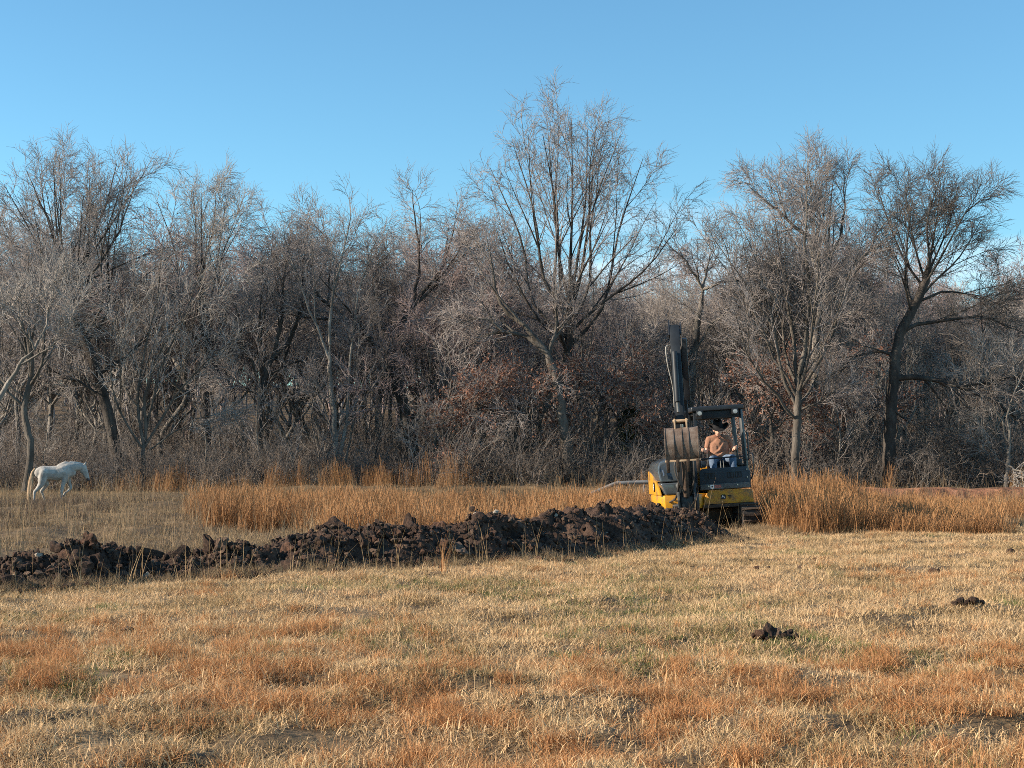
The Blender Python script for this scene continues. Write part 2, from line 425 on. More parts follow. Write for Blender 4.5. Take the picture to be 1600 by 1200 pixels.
# undercarriage, turned a little against the house
UY = Matrix.Rotation(R(9), 4, 'Z')
uz = lambda v: (UY @ v.to_4d()).to_3d()
for sx in (-1, 1):
    outline = []
    for k in range(9): a = R(90 + 180 * k / 8); outline.append((-1.0 + 0.24 * math.cos(a), 0.26 + 0.24 * math.sin(a)))
    for k in range(9): a = R(-90 + 180 * k / 8); outline.append((1.0 + 0.24 * math.cos(a), 0.26 + 0.24 * math.sin(a)))
    t = MB(); t.prism(outline, sx * 0.78 - 0.20, sx * 0.78 + 0.20).xform(uz)
    tr = t.build('track', M['rubber'], ex, 0.02)
    pts = bez(outline + [outline[0]], 6)
    acc, last = 0, None
    for i in range(len(pts) - 1):
        seg = np.linalg.norm(pts[i + 1] - pts[i]); acc += seg
        if acc > 0.115:
            acc = 0; d = pts[i + 1] - pts[i]; ang = math.atan2(d[1], d[0])
            MB().box((sx * 0.78, pts[i][0], pts[i][1]), (0.41, 0.045, 0.05), (ang, 0, 0)).xform(uz).build('track_shoe', M['muddy'], tr)
    for yy in (-0.95, 0.95):
        MB().cyl((sx * 0.78 - 0.215, yy, 0.26), (sx * 0.78 + 0.215, yy, 0.26), 0.15, n=18).xform(uz).build('sprocket', M['muddy'], tr, 0.01)
MB().box((0, 0, 0.30), (1.2, 0.9, 0.22)).xform(uz).build('car_body', M['muddy'], ex, 0.03)
MB().cyl((0, 0, 0.36), (0, 0, 0.47), 0.42, n=28).build('slew_ring', M['muddy'], ex, 0.01)

# house
plan = [(-0.78, -0.86), (-0.92, -0.45), (-0.98, 0.2), (-0.86, 0.75), (-0.5, 1.1), (0, 1.2), (0.5, 1.1), (0.9, 0.8), (1.05, 0.2), (1.06, -0.5), (1.05, -0.70), (0.1, -0.70), (0.0, -0.80), (-0.1, -0.86)]
MB().prism(plan, 0.46, 0.76, 'xy').build('main_frame', M['yellow'], ex, 0.025)
MB().prism([(-0.965, 0.40), (-0.95, 0.5), (-0.87, 0.76), (-0.5, 1.12), (0, 1.22), (0.5, 1.12), (0.9, 0.82), (1.0, 0.45), (0.9, 0.40)], 0.762, 1.28, 'xy').build('counterweight', M['yellow'], ex, 0.05, 3)
MB().prism([(-0.80, 0.763), (-0.62, 0.90), (-0.30, 1.04), (0.10, 1.18), (0.40, 1.25), (0.62, 1.25), (0.62, 0.763)], -0.93, -0.87).xform(lambda v: Vector((v.x - 0.075 * (v.y + 0.2), v.y, v.z))).build('side_cover', M['yellow'], ex, 0.02)
def hood_shape(v):
    x = v.x - (0.10 if v.y > 0 and v.x < -0.5 else 0) - (0.035 if v.x < -0.65 else 0)
    return Vector((x, v.y + (0.16 * max(0, v.z - 1.2) / 0.3 if v.y < 0 else 0), v.z))
MB().prism([(-0.815, 1.03), (-0.84, 1.30), (-0.80, 1.43), (-0.60, 1.51), (-0.40, 1.51), (-0.40, 1.03)], -0.84, 0.44, 'xz').xform(hood_shape).build('hood_upper', M['hood'], ex, 0.055, 4)
MB().prism([(-0.72, 0.765), (-0.81, 1.015), (-0.40, 1.015), (-0.40, 0.765)], -0.86, 0.44, 'xz').xform(hood_shape).build('hood_lower', M['hood'], ex, 0.045, 4)
MB().box((-0.77, -0.83, 1.22), (0.03, 0.03, 0.14), (R(-20), R(-10), 0)).build('hood_bar', M['rod'], ex, 0.006)  # narrow upright chrome bar on the left front of the hood
MB().box((-0.22, -0.18, 1.10), (0.32, 0.9, 0.66)).build('inner_wall', M['panel'], ex, 0.015)
for bz in (0.55, 0.67):
    MB().cyl((-0.60, -0.875, bz), (-0.60, -0.855, bz), 0.022).build('bolt', M['casting'], ex)
# front right: ledge, yellow panel, floor, guard
MB().box((0.52, -0.78, 0.485), (1.06, 0.14, 0.07)).build('front_ledge', M['muddy'], ex, 0.01)
fp = MB().prism([(0.02, 0.525), (0.02, 0.66), (0.13, 0.80), (0.80, 0.80), (1.02, 0.78), (1.04, 0.525)], -0.84, -0.72, 'xz').build('front_panel', M['yellow_dusty'], ex, 0.015)
MB().box((0.47, -0.79, 0.80), (0.66, 0.10, 0.03)).build('panel_top_trim', M['yellow'], ex, 0.008)
MB().box((0.49, -0.1, 0.855), (1.02, 1.5, 0.07)).build('cab_floor', M['black'], ex, 0.012)
gp = MB().prism([(-0.04, 0.83), (-0.04, 1.20), (0.02, 1.26), (0.93, 1.26), (0.98, 1.16), (0.98, 0.83)], -0.87, -0.83, 'xz').build('front_guard', M['panel'], ex, 0.012)
MB().box((0.47, -0.885, 0.885), (1.0, 0.03, 0.11)).build('guard_skirt', M['casting'].copy(), ex, 0.01)
for x0 in (0.10, 0.17, 0.24, 0.56, 0.63, 0.72, 0.79):
    q = MB()
    q.box((x0, -0.876, 1.16), (0.045, 0.008, 0.012)).box((x0, -0.876, 1.05), (0.045, 0.008, 0.012)).box((x0 - 0.024, -0.876, 1.105), (0.01, 0.008, 0.12)).box((x0 + 0.024, -0.876, 1.105), (0.01, 0.008, 0.12))
    q.build('guard_slot', M['decal_black'], gp)
for q in ((0.93, 1.20), (0.93, 1.04), (0.72, 0.90), (0.13, 0.90)):
    MB().cyl((q[0], -0.915, q[1]), (q[0], -0.85, q[1]), 0.013, n=10).build('bolt', M['rod'], ex)
st = MB().box((0.20, -0.903, 0.885), (0.075, 0.006, 0.075)).build('warning_sticker', M['white'], ex)
MB().cyl((0.20, -0.910, 0.885), (0.20, -0.904, 0.885), 0.020, n=5).build('sticker_symbol', M['decal_black'], st)
MB().box((0.315, -0.903, 0.885), (0.14, 0.006, 0.06)).build('warning_sticker', M['red'], ex)
# emblem: a leaping deer on a dark badge
deer = [(.06, .16), (.20, .40), (.28, .52), (.52, .57), (.62, .64), (.60, .78), (.50, .92), (.57, .93), (.67, .80), (.70, .94), (.75, .94), (.77, .78), (.93, .70), (.90, .64), (.80, .65), (.76, .54), (.80, .44), (.96, .36), (.93, .31), (.74, .38), (.64, .43), (.50, .41), (.38, .36), (.31, .28), (.36, .08), (.30, .08), (.24, .26), (.12, .14)]
def badge(cx, cy, cz, w, h, face, parent):
    n = 24
    rr = [(math.copysign(abs(math.cos(2 * math.pi * k / n)) ** 0.5, math.cos(2 * math.pi * k / n)) * w / 2, math.copysign(abs(math.sin(2 * math.pi * k / n)) ** 0.5, math.sin(2 * math.pi * k / n)) * h / 2) for k in range(n)]
    dd = [((0.5 - u) * w * 0.80, (v - 0.5) * h * 0.80) for u, v in deer]
    if face == 'front':
        b = MB().prism([(cx + u, cz + v) for u, v in rr], cy - 0.006, cy + 0.01, 'xz').build('emblem', M['decal_black'], parent)
        MB().prism([(cx + u, cz + v) for u, v in dd], cy - 0.011, cy - 0.0055, 'xz').build('leaping_deer', M['white'], b)
    else:
        b = MB().prism([(cy + u, cz + v) for u, v in rr], cx - 0.006, cx + 0.012, 'yz').build('emblem', M['decal_black'], parent)
        MB().prism([(cy + u, cz + v) for u, v in dd], cx - 0.011, cx - 0.0055, 'yz').build('leaping_deer', M['white'], b)
badge(0.42, -0.846, 0.665, 0.105, 0.095, 'front', ex)
sb = MB()
sb.box((0.545, -0.843, 0.685), (0.075, 0.006, 0.02)).box((0.55, -0.843, 0.655), (0.065, 0.006, 0.018)).box((0.56, -0.843, 0.63), (0.04, 0.006, 0.012))
sb.build('model_plate', M['decal_black'], ex)
badge(-0.938, -0.20, 0.93, 0.20, 0.20, 'side', ex)
MB().box((-0.90, -0.62, 0.56), (0.05, 0.14, 0.10), (0, 0, R(-18))).build('tail_lamp_recess', M['black'], ex, 0.01)

# canopy
posts = [((0.955, -0.76, 0.90), (0.90, -0.70, 2.44)), ((-0.03, -0.60, 1.40), (-0.03, -0.62, 2.44)), ((0.955, 0.62, 0.90), (0.90, 0.60, 2.44)), ((-0.03, 0.62, 1.36), (-0.03, 0.60, 2.44))]
for a, b in posts:
    a, b = Vector(a), Vector(b); d = b - a
    m = MB().box((0, 0, 0), (0.065, 0.075, d.length))
    q = d.to_track_quat('Z', 'Y').to_matrix().to_4x4(); q = Matrix.Translation((a + b) / 2) @ Matrix.Rotation(0, 4, 'Z') @ q
    m.xform(lambda v: q @ v).build('canopy_post', M['black'], ex, 0.012)
MB().box((0.43, -0.02, 2.49), (1.08, 1.56, 0.10)).build('canopy_roof', M['black'], ex, 0.03, 3)
MB().box((0.43, -0.70, 2.36), (0.90, 0.06, 0.16)).build('canopy_header', M['boom'], ex, 0.015)
MB().box((0.43, 0.62, 2.36), (0.90, 0.06, 0.16)).build('canopy_header', M['boom'], ex, 0.015)
MB().box((0.43, -0.05, 2.40), (0.86, 1.2, 0.06)).build('roof_liner', M['vinyl'], ex, 0.015)
for lx in (0.05, 0.78):
    lp = MB().box((lx, -0.80, 2.40), (0.13, 0.10, 0.12)).build('work_lamp', M['black'], ex, 0.02)
    MB().cyl((lx, -0.862, 2.40), (lx, -0.845, 2.40), 0.045, n=18).build('lens', M['lens'], lp)
MB().tube(bez([(0.02, -0.80, 1.27), (0.0, -0.82, 1.42), (0.05, -0.84, 1.455), (0.5, -0.845, 1.465), (0.86, -0.84, 1.47), (0.92, -0.82, 1.45)], 5), 0.016).build('guard_rail', M['black'], ex)
MB().tube(bez([(0.98, -0.78, 1.95), (1.0, -0.80, 1.90), (1.0, -0.80, 1.45), (0.98, -0.78, 1.38)], 5), 0.016).build('grab_handle', M['black'], ex)
MB().tube(bez([(1.0, -0.55, 1.50), (1.08, -0.58, 1.52), (1.11, -0.60, 1.44), (1.09, -0.60, 1.10), (1.02, -0.58, 0.95)], 5), 0.014).build('side_rail', M['black'], ex)
MB().prism([(-0.72, 0.89), (-0.72, 1.15), (-0.2, 1.30), (0.6, 1.30), (0.6, 0.89)], 0.985, 1.02).build('side_guard', M['black'], ex, 0.01)
# operator's station
sn = MB().box((0.50, 0.10, 1.25), (0.50, 0.50, 0.13)).build('seat', M['vinyl'], ex, 0.04, 3)
MB().box((0.50, 0.34, 1.58), (0.48, 0.11, 0.62), (R(-8), 0, 0)).build('backrest', M['vinyl'], sn, 0.04, 3)
MB().box((0.50, 0.14, 1.04), (0.42, 0.44, 0.29)).build('seat_base', M['black'], ex, 0.02)
for jx in (0.10, 0.86):
    cb = MB().box((jx, -0.05, 1.34), (0.13, 0.55, 0.14)).build('console', M['black'], ex, 0.025)
    MB().tube([(jx, -0.26, 1.40), (jx + (0.02 if jx < 0.5 else -0.05), -0.30, 1.60)], 0.012).build('joystick', M['vinyl'], cb)
    MB().cyl((jx + (0.02 if jx < 0.5 else -0.05), -0.30, 1.57), (jx + (0.025 if jx < 0.5 else -0.055), -0.31, 1.68), 0.022, 0.026).build('joystick_grip', M['vinyl'], cb, 0.006)
for lx in (0.44, 0.50):
    MB().tube(bez([(lx, -0.66, 0.90), (lx, -0.64, 1.15), (lx, -0.58, 1.40)], 4), 0.010).build('travel_lever', M['casting'], ex)
    MB().box((lx, -0.68, 0.96), (0.05, 0.10, 0.02)).build('pedal', M['white'], ex, 0.005)

# boom, arm and bucket, swung a little to the machine's right
PIV = Vector((-0.34, -1.02, 0))
SWY = Matrix.Translation(PIV) @ Matrix.Rotation(R(-6.5), 4, 'Z') @ Matrix.Translation(-PIV)
sw = lambda v: (SWY @ v.to_4d()).to_3d()
bx0 = -0.34
MB().box((-0.30, -0.86, 0.60), (0.42, 0.30, 0.34)).build('boom_mount', M['black'], ex, 0.02)
MB().prism([(-0.84, 0.42), (-1.10, 0.46), (-1.22, 0.66), (-1.18, 0.98), (-1.02, 1.02), (-0.90, 0.80), (-0.84, 0.78)], bx0 - 0.19, bx0 - 0.14).xform(sw).build('swing_post', M['casting'], ex, 0.012)
MB().prism([(-0.84, 0.42), (-1.10, 0.46), (-1.22, 0.66), (-1.18, 0.98), (-1.02, 1.02), (-0.90, 0.80), (-0.84, 0.78)], bx0 + 0.14, bx0 + 0.19).xform(sw).build('swing_post', M['black'], ex, 0.012)
MB().box((bx0, -1.0, 0.58), (0.28, 0.22, 0.30)).xform(sw).build('swing_block', M['black'], ex, 0.03)
MB().cyl((bx0 - 0.21, -1.08, 0.94), (bx0 + 0.21, -1.08, 0.94), 0.045).xform(sw).build('pivot_pin', M['casting'], ex, 0.006)
MB().cyl((-0.62, -0.80, 0.53), (-0.42, -1.12, 0.56), 0.045).build('swing_cylinder', M['black'], ex)
boom_c = [(-1.08, 0.94, 0.09), (-1.04, 1.35, 0.125), (-1.06, 1.85, 0.15), (-1.18, 2.35, 0.165), (-1.45, 2.90, 0.14), (-1.72, 3.32, 0.11), (-1.93, 3.64, 0.085)]
bo = MB().prism(thick(boom_c), bx0 - 0.13, bx0 + 0.14).xform(sw).build('boom', M['boom'], ex, 0.012)
MB().cyl((bx0 - 0.12, -1.93, 3.64), (bx0 + 0.12, -1.93, 3.64), 0.05).xform(sw).build('pivot_pin', M['casting'], bo, 0.006)
bc = MB().cyl((bx0, -1.19, 0.72), (bx0, -1.30, 1.72), 0.062).xform(sw).build('boom_cylinder', M['muddy'], ex, 0.008)
MB().cyl((bx0, -1.30, 1.70), (bx0, -1.36, 2.32), 0.032).xform(sw).build('cylinder_rod', M['rod'], bc)
ac = MB().cyl((bx0 + 0.02, -0.98, 2.35), (bx0 + 0.02, -1.48, 3.55), 0.055).xform(sw).build('arm_cylinder', M['boom'], ex, 0.008)
MB().cyl((bx0 + 0.02, -1.46, 3.50), (bx0 + 0.02, -1.70, 4.04), 0.03).xform(sw).build('cylinder_rod', M['rod'], ac)
arm_c = [(-1.66, 4.17, 0.045), (-1.78, 3.97, 0.095), (-1.94, 3.66, 0.15), (-2.06, 3.25, 0.12), (-2.22, 2.72, 0.085), (-2.38, 2.20, 0.06)]
am = MB().prism(thick(arm_c), bx0 - 0.10, bx0 + 0.09).xform(sw).build('arm', M['boom'], ex, 0.012)
MB().prism(thick([(-1.62, 4.28, 0.03), (-1.70, 4.12, 0.06), (-1.80, 3.95, 0.07)]), bx0 - 0.135, bx0 - 0.103).xform(sw).build('arm_lug', M['black'], am, 0.006)
MB().prism(thick([(-1.62, 4.22, 0.03), (-1.70, 4.08, 0.06), (-1.80, 3.95, 0.07)]), bx0 + 0.093, bx0 + 0.12).xform(sw).build('arm_lug', M['black'], am, 0.006)
kc = MB().cyl((bx0 - 0.03, -2.14, 3.62), (bx0 - 0.03, -2.42, 2.62), 0.055).xform(sw).build('bucket_cylinder', M['boom'], ex, 0.008)
MB().cyl((bx0 - 0.03, -2.33, 2.88), (bx0 - 0.03, -2.47, 2.42), 0.028).xform(sw).build('cylinder_rod', M['casting'], kc)
MB().box((bx0 + 0.16, -1.86, 3.28), (0.12, 0.12, 1.25), (R(14), 0, 0)).xform(sw).build('hose_guard', M['black'], am, 0.015)
for k, dx in enumerate((-0.10, 0.10)):
    MB().prism(thick([(-2.47, 2.43, 0.03), (-2.42, 2.33, 0.035), (-2.30, 2.36, 0.03)]), bx0 + dx - 0.012, bx0 + dx + 0.012).xform(sw).build('linkage', M['black'], ex, 0.004)
# bucket: shell with ribs, side plates, lip and teeth; its back towards the camera
swb = lambda v: sw(Vector((v.x, v.y, 2.12 - (2.12 - v.z) * 0.85 if v.z < 2.12 else v.z)))
bk = [(-2.28, 2.10), (-2.44, 2.12), (-2.58, 2.06), (-2.68, 1.93), (-2.73, 1.76), (-2.72, 1.60), (-2.68, 1.46), (-2.63, 1.36)]
bks = [tuple(p) for p in bez([(u, v) for u, v in bk], 4)]
inner = [(u + 0.022, v - 0.004) for u, v in bks]
bu = MB().prism(bks + inner[::-1], bx0 - 0.315, bx0 + 0.315).xform(swb).build('bucket', M['bucket'], ex)
for s in (-1, 1):
    xx = bx0 + s * 0.318
    MB().prism([(-2.30, 2.11)] + [(u - 0.012, v + 0.006) for u, v in bks[1:-1]] + [(-2.63, 1.36), (-2.42, 1.50), (-2.24, 1.85)], xx - 0.012, xx + 0.012).xform(swb).build('side_plate', M['bucket'], bu, 0.004)
for fx in (-0.16, 0.0, 0.13):
    rb = [(u - 0.016, v + 0.003) for u, v in bks]
    MB().prism(rb + [(u + 0.004, v) for u, v in bks][::-1], bx0 + fx - 0.016, bx0 + fx + 0.016).xform(swb).build('rib', M['bucket'], bu)
MB().box((bx0, -2.645, 1.365), (0.69, 0.035, 0.045)).xform(swb).build('cutting_edge', M['tan_steel'], bu, 0.006)
for fx in (-0.29, -0.10, 0.10, 0.29):
    MB().prism([(-2.67, 1.40), (-2.66, 1.28), (-2.58, 1.10), (-2.55, 1.10), (-2.59, 1.36)], bx0 + fx - 0.032, bx0 + fx + 0.032).xform(swb).build('tooth', M['muddy'], bu, 0.01)
for fx in (-0.115, 0.115):
    MB().prism([(-2.30, 2.06), (-2.52, 2.07), (-2.50, 2.27), (-2.42, 2.30), (-2.34, 2.26)], bx0 + fx - 0.016, bx0 + fx + 0.016).xform(swb).build('bucket_ear', M['tan_steel'], bu, 0.006)
MB().cyl((bx0 - 0.15, -2.46, 2.25), (bx0 + 0.15, -2.46, 2.25), 0.030).xform(swb).build('bucket_pin', M['tan_steel'], bu, 0.004)
# hoses
hs = [
    ([(bx0 - 0.10, -1.72, 3.78), (bx0 - 0.20, -1.78, 3.74), (bx0 - 0.19, -1.75, 3.40), (bx0 - 0.12, -1.62, 2.95), (bx0 - 0.12, -1.48, 2.55)], 0.014, 'hose_pale'),
    ([(bx0 + 0.13, -1.20, 2.2), (bx0 + 0.13, -1.28, 1.7), (bx0 + 0.15, -1.22, 1.2), (bx0 + 0.10, -1.1, 0.8), (bx0 - 0.02, -0.95, 0.7)], 0.02, 'hose'),
    ([(bx0 + 0.17, -1.18, 2.1), (bx0 + 0.19, -1.30, 1.5), (bx0 + 0.17, -1.26, 1.05), (bx0 + 0.05, -1.12, 0.74)], 0.018, 'hose'),
    ([(bx0 - 0.12, -1.20, 2.2), (bx0 - 0.15, -1.34, 1.5), (bx0 - 0.14, -1.28, 1.05), (bx0 - 0.22, -1.1, 0.72), (bx0 - 0.36, -0.9, 0.62)], 0.02, 'hose'),
    ([(bx0 - 0.06, -1.26, 1.7), (bx0 - 0.20, -1.40, 1.35), (bx0 - 0.12, -1.38, 1.0), (bx0 - 0.02, -1.22, 0.78)], 0.018, 'hose'),
    ([(bx0 + 0.06, -2.05, 3.60), (bx0 + 0.12, -2.10, 3.75), (bx0 + 0.12, -1.95, 3.95), (bx0 + 0.10, -1.6, 3.6), (bx0 + 0.11, -1.35, 3.0)], 0.015, 'hose'),
]
for pts, r, mt in hs:
    MB().tube(bez(pts, 6), r).xform(sw).build('hose', M[mt], ex)

# ================================================================== OPERATOR
M['skin'] = noise_mat('skin', [(0.3, (0.50, 0.27, 0.19)), (0.7, (0.62, 0.36, 0.26))], 8, 0.55)
M['shirt'] = noise_mat('brown_polo', [(0.3, (0.23, 0.115, 0.072)), (0.7, (0.32, 0.165, 0.108))], 14, 0.9, bump=0.012, bscale=9)
M['shirt_dark'] = noise_mat('dark_brown_collar', [(0.3, (0.13, 0.055, 0.035)), (0.7, (0.18, 0.08, 0.05))], 14, 0.9)
M['jeans'] = noise_mat('blue_denim', [(0.3, (0.055, 0.085, 0.14)), (0.7, (0.14, 0.19, 0.27))], 10, 0.9, bump=0.006, bscale=16)
M['hat'] = noise_mat('black_felt', [(0.3, (0.008, 0.008, 0.010)), (0.7, (0.014, 0.014, 0.017))], 10, 0.9)
M['boot'] = noise_mat('boot_leather', [(0.3, (0.05, 0.03, 0.02)), (0.7, (0.09, 0.055, 0.035))], 10, 0.6)
M['hair'] = noise_mat('dark_hair', [(0.3, (0.02, 0.013, 0.008)), (0.7, (0.04, 0.026, 0.016))], 30, 0.7)
EXM = Matrix.Translation(EX_LOC) @ EX_ROT.to_matrix().to_4x4()
pe = empty('person')
pe.matrix_world = EXM @ Matrix.Translation((0.50, 0.10, 1.315))
tag(pe, 'person in black cowboy hat, brown polo and jeans seated at the excavator controls', 'person')
def PL(ch): return [(x - 0.50, y - 0.10, z - 1.315, r) for x, y, z, r in ch]
sh_l, el_l, wr_l = (0.31, 0.06, 1.845), (0.23, 0.04, 1.60), (0.135, -0.20, 1.625)
sh_r, el_r, wr_r = (0.69, 0.06, 1.845), (0.80, 0.04, 1.60), (0.80, -0.20, 1.625)
def hand(w, gx, side):
    """palm and five fingers closed round a grip standing at gx"""
    out = [[(*w, 0.026), (w[0] + (gx - w[0]) * 0.4 - side * 0.0, -0.26, 1.640, 0.030), (gx - side * 0.026, -0.285, 1.640, 0.027)]]
    for k, (dz, ln) in enumerate(((0.030, 0.9), (0.010, 1.0), (-0.010, 0.95), (-0.030, 0.75))):
        z = 1.640 + dz
        out.append([(gx - side * 0.034, -0.300, z, 0.0105), (gx - side * 0.020, -0.300 - 0.040 * ln, z, 0.010), (gx + side * 0.016 * ln, -0.304 - 0.036 * ln, z, 0.009), (gx + side * 0.028 * ln, -0.312, z, 0.008)])
    out.append([(gx - side * 0.020, -0.262, 1.660, 0.012), (gx + side * 0.014, -0.268, 1.682, 0.011), (gx + side * 0.030, -0.290, 1.690, 0.009)])
    return out
body_ch = [
    [(0.50, 0.08, 1.42, 0.13), (0.50, 0.09, 1.60, 0.13), (0.50, 0.08, 1.76, 0.14)],
    [(0.38, 0.07, 1.83, 0.085), (0.62, 0.07, 1.83, 0.085)],
    [(0.50, 0.05, 1.88, 0.062), (0.50, 0.01, 1.97, 0.055)],
    [(0.50, 0.00, 2.09, 0.094), (0.50, -0.055, 2.03, 0.078), (0.50, -0.085, 1.985, 0.050), (0.50, -0.098, 1.965, 0.032)],
    [(0.50, -0.128, 2.045, 0.012), (0.50, -0.150, 2.012, 0.017)],
    [(0.478, -0.135, 1.985, 0.009), (0.50, -0.141, 1.986, 0.011), (0.522, -0.135, 1.985, 0.009)],
    [(0.408, 0.02, 2.055, 0.020), (0.412, 0.015, 2.02, 0.014)], [(0.592, 0.02, 2.055, 0.020), (0.588, 0.015, 2.02, 0.014)],
    [(*sh_l, 0.060), (*el_l, 0.044), (*wr_l, 0.028)], [(*sh_r, 0.060), (*el_r, 0.044), (*wr_r, 0.028)],
    [(0.41, 0.08, 1.40, 0.095), (0.30, -0.38, 1.435, 0.066), (0.31, -0.45, 1.05, 0.045)],
    [(0.59, 0.08, 1.40, 0.095), (0.72, -0.38, 1.435, 0.066), (0.71, -0.45, 1.05, 0.045)],
] + hand(wr_l, 0.122, -1) + hand(wr_r, 0.806, 1)
body = blob('body', [PL(c) for c in body_ch], 0.0085, M['skin'], pe, 3)
blob('polo_shirt', [PL(c) for c in [
    [(0.50, 0.07, 1.47, 0.150), (0.50, 0.08, 1.60, 0.152), (0.50, 0.07, 1.76, 0.160)],
    [(0.44, 0.06, 1.50, 0.145), (0.43, 0.06, 1.70, 0.145)], [(0.56, 0.06, 1.50, 0.145), (0.57, 0.06, 1.70, 0.145)],
    [(0.37, 0.07, 1.84, 0.100), (0.50, 0.07, 1.86, 0.095), (0.63, 0.07, 1.84, 0.100)],
    [(0.40, -0.06, 1.56, 0.022), (0.50, -0.085, 1.62, 0.024), (0.58, -0.07, 1.74, 0.020)],
    [(0.42, -0.07, 1.49, 0.020), (0.52, -0.085, 1.53, 0.022), (0.62, -0.05, 1.62, 0.020)],
    [(*sh_l, 0.082), (0.262, 0.05, 1.705, 0.068)], [(*sh_r, 0.082), (0.752, 0.05, 1.705, 0.068)]]], 0.012, M['shirt'], pe, 3)
blob('collar', [PL(c) for c in [[(0.42, 0.06, 1.935, 0.020), (0.44, -0.03, 1.915, 0.020), (0.495, -0.095, 1.865, 0.014)], [(0.58, 0.06, 1.935, 0.020), (0.56, -0.03, 1.915, 0.020), (0.505, -0.095, 1.865, 0.014)], [(0.42, 0.06, 1.935, 0.020), (0.50, 0.12, 1.945, 0.020), (0.58, 0.06, 1.935, 0.020)]]], 0.008, M['shirt_dark'], pe, 2)
blob('jeans', [PL(c) for c in [
    [(0.42, 0.08, 1.415, 0.125), (0.58, 0.08, 1.415, 0.125)],
    [(0.41, 0.06, 1.405, 0.118), (0.30, -0.38, 1.435, 0.084), (0.31, -0.455, 1.20, 0.074), (0.315, -0.45, 1.01, 0.072)],
    [(0.59, 0.06, 1.405, 0.118), (0.72, -0.38, 1.435, 0.084), (0.71, -0.455, 1.20, 0.074), (0.705, -0.45, 1.01, 0.072)]]], 0.012, M['jeans'], pe, 3)
for fx in (0.315, 0.705):
    blob('boot', [PL(c) for c in [[(fx, -0.44, 0.99, 0.062), (fx, -0.44, 0.945, 0.052)], [(fx, -0.42, 0.935, 0.042), (fx, -0.56, 0.928, 0.036)]]], 0.012, M['boot'], pe, 2)
blob('hair', [PL(c) for c in [[(0.42, 0.03, 2.06, 0.035), (0.50, 0.075, 2.05, 0.045), (0.58, 0.03, 2.06, 0.035)], [(0.45, 0.06, 2.0, 0.03), (0.55, 0.06, 2.0, 0.03)]]], 0.010, M['hair'], pe, 2)
for exx in (0.466, 0.534):
    e = MB().cyl((exx - 0.50 - 0.014, -0.128 - 0.10, 2.052 - 1.315), (exx - 0.50 + 0.014, -0.128 - 0.10, 2.052 - 1.315), 0.007).build('eye', M['hair'], pe)
# hat: creased crown on a brim curled up at the sides
hv, hf = [], []
NA = 40
prof = [(0.235, 0.0), (0.17, 0.0), (0.118, 0.004), (0.112, 0.05), (0.102, 0.12), (0.088, 0.155), (0.05, 0.150), (0.0, 0.135)]
for r_, z_ in prof:
    for k in range(NA):
        a = 2 * math.pi * k / NA
        sxr, syr = math.cos(a), math.sin(a)
        up = 0.075 * (abs(sxr) ** 2.5) * sstep(0.13, 0.235, r_) - 0.02 * (abs(syr) ** 2) * sstep(0.13, 0.235, r_)
        cr = -0.02 * math.exp(-(sxr * r_ / 0.03) ** 2) if z_ > 0.13 else 0
        hv.append((sxr * r_ * (0.92 if r_ < 0.15 else 0.95), syr * r_ * (1.12 if r_ < 0.15 else 1.08), z_ + float(up) + cr))
for i in range(len(prof) - 1):
    for k in range(NA): hf.append((i * NA + k, i * NA + (k + 1) % NA, (i + 1) * NA + (k + 1) % NA, (i + 1) * NA + k))
ho = ob('cowboy_hat', mesh_np('cowboy_hat', hv, [hf], M['hat']), pe, (0.0, 0.005 - 0.10 - 0.015, 2.105 - 1.315))
ho.rotation_euler = (R(16), 0, 0)
sd = ho.modifiers.new('felt', 'SOLIDIFY'); sd.thickness = 0.006
MB().cyl((0.80 - 0.5, -0.165 - 0.10, 1.62 - 1.315), (0.80 - 0.5, -0.195 - 0.10, 1.623 - 1.315), 0.034).build('wristwatch', M['vinyl'], pe)

# ================================================================== HORSE
M['coat'] = noise_mat('grey_white_coat', [(0.3, (0.22, 0.20, 0.18)), (0.55, (0.36, 0.335, 0.305)), (0.75, (0.45, 0.42, 0.385))], 5, 0.75)
M['muzzle'] = noise_mat('dark_muzzle', [(0.3, (0.06, 0.05, 0.05)), (0.7, (0.12, 0.10, 0.10))], 12, 0.7)
M['tail'] = noise_mat('tan_tail_hair', [(0.3, (0.18, 0.115, 0.07)), (0.7, (0.42, 0.30, 0.19))], 14, 0.8, stretch=(3, 3, 0.4))
M['mane'] = noise_mat('grey_mane_hair', [(0.3, (0.30, 0.29, 0.28)), (0.7, (0.48, 0.47, 0.45))], 14, 0.8)
HD = 47.0
hp = P(88, 780, HD)
horse = empty('horse', (hp[0], HD, hz(hp[0], HD) - 0.06), (0, 0, R(24)))
tag(horse, 'white grey horse with tan tail walking by the edge of the wood', 'horse')
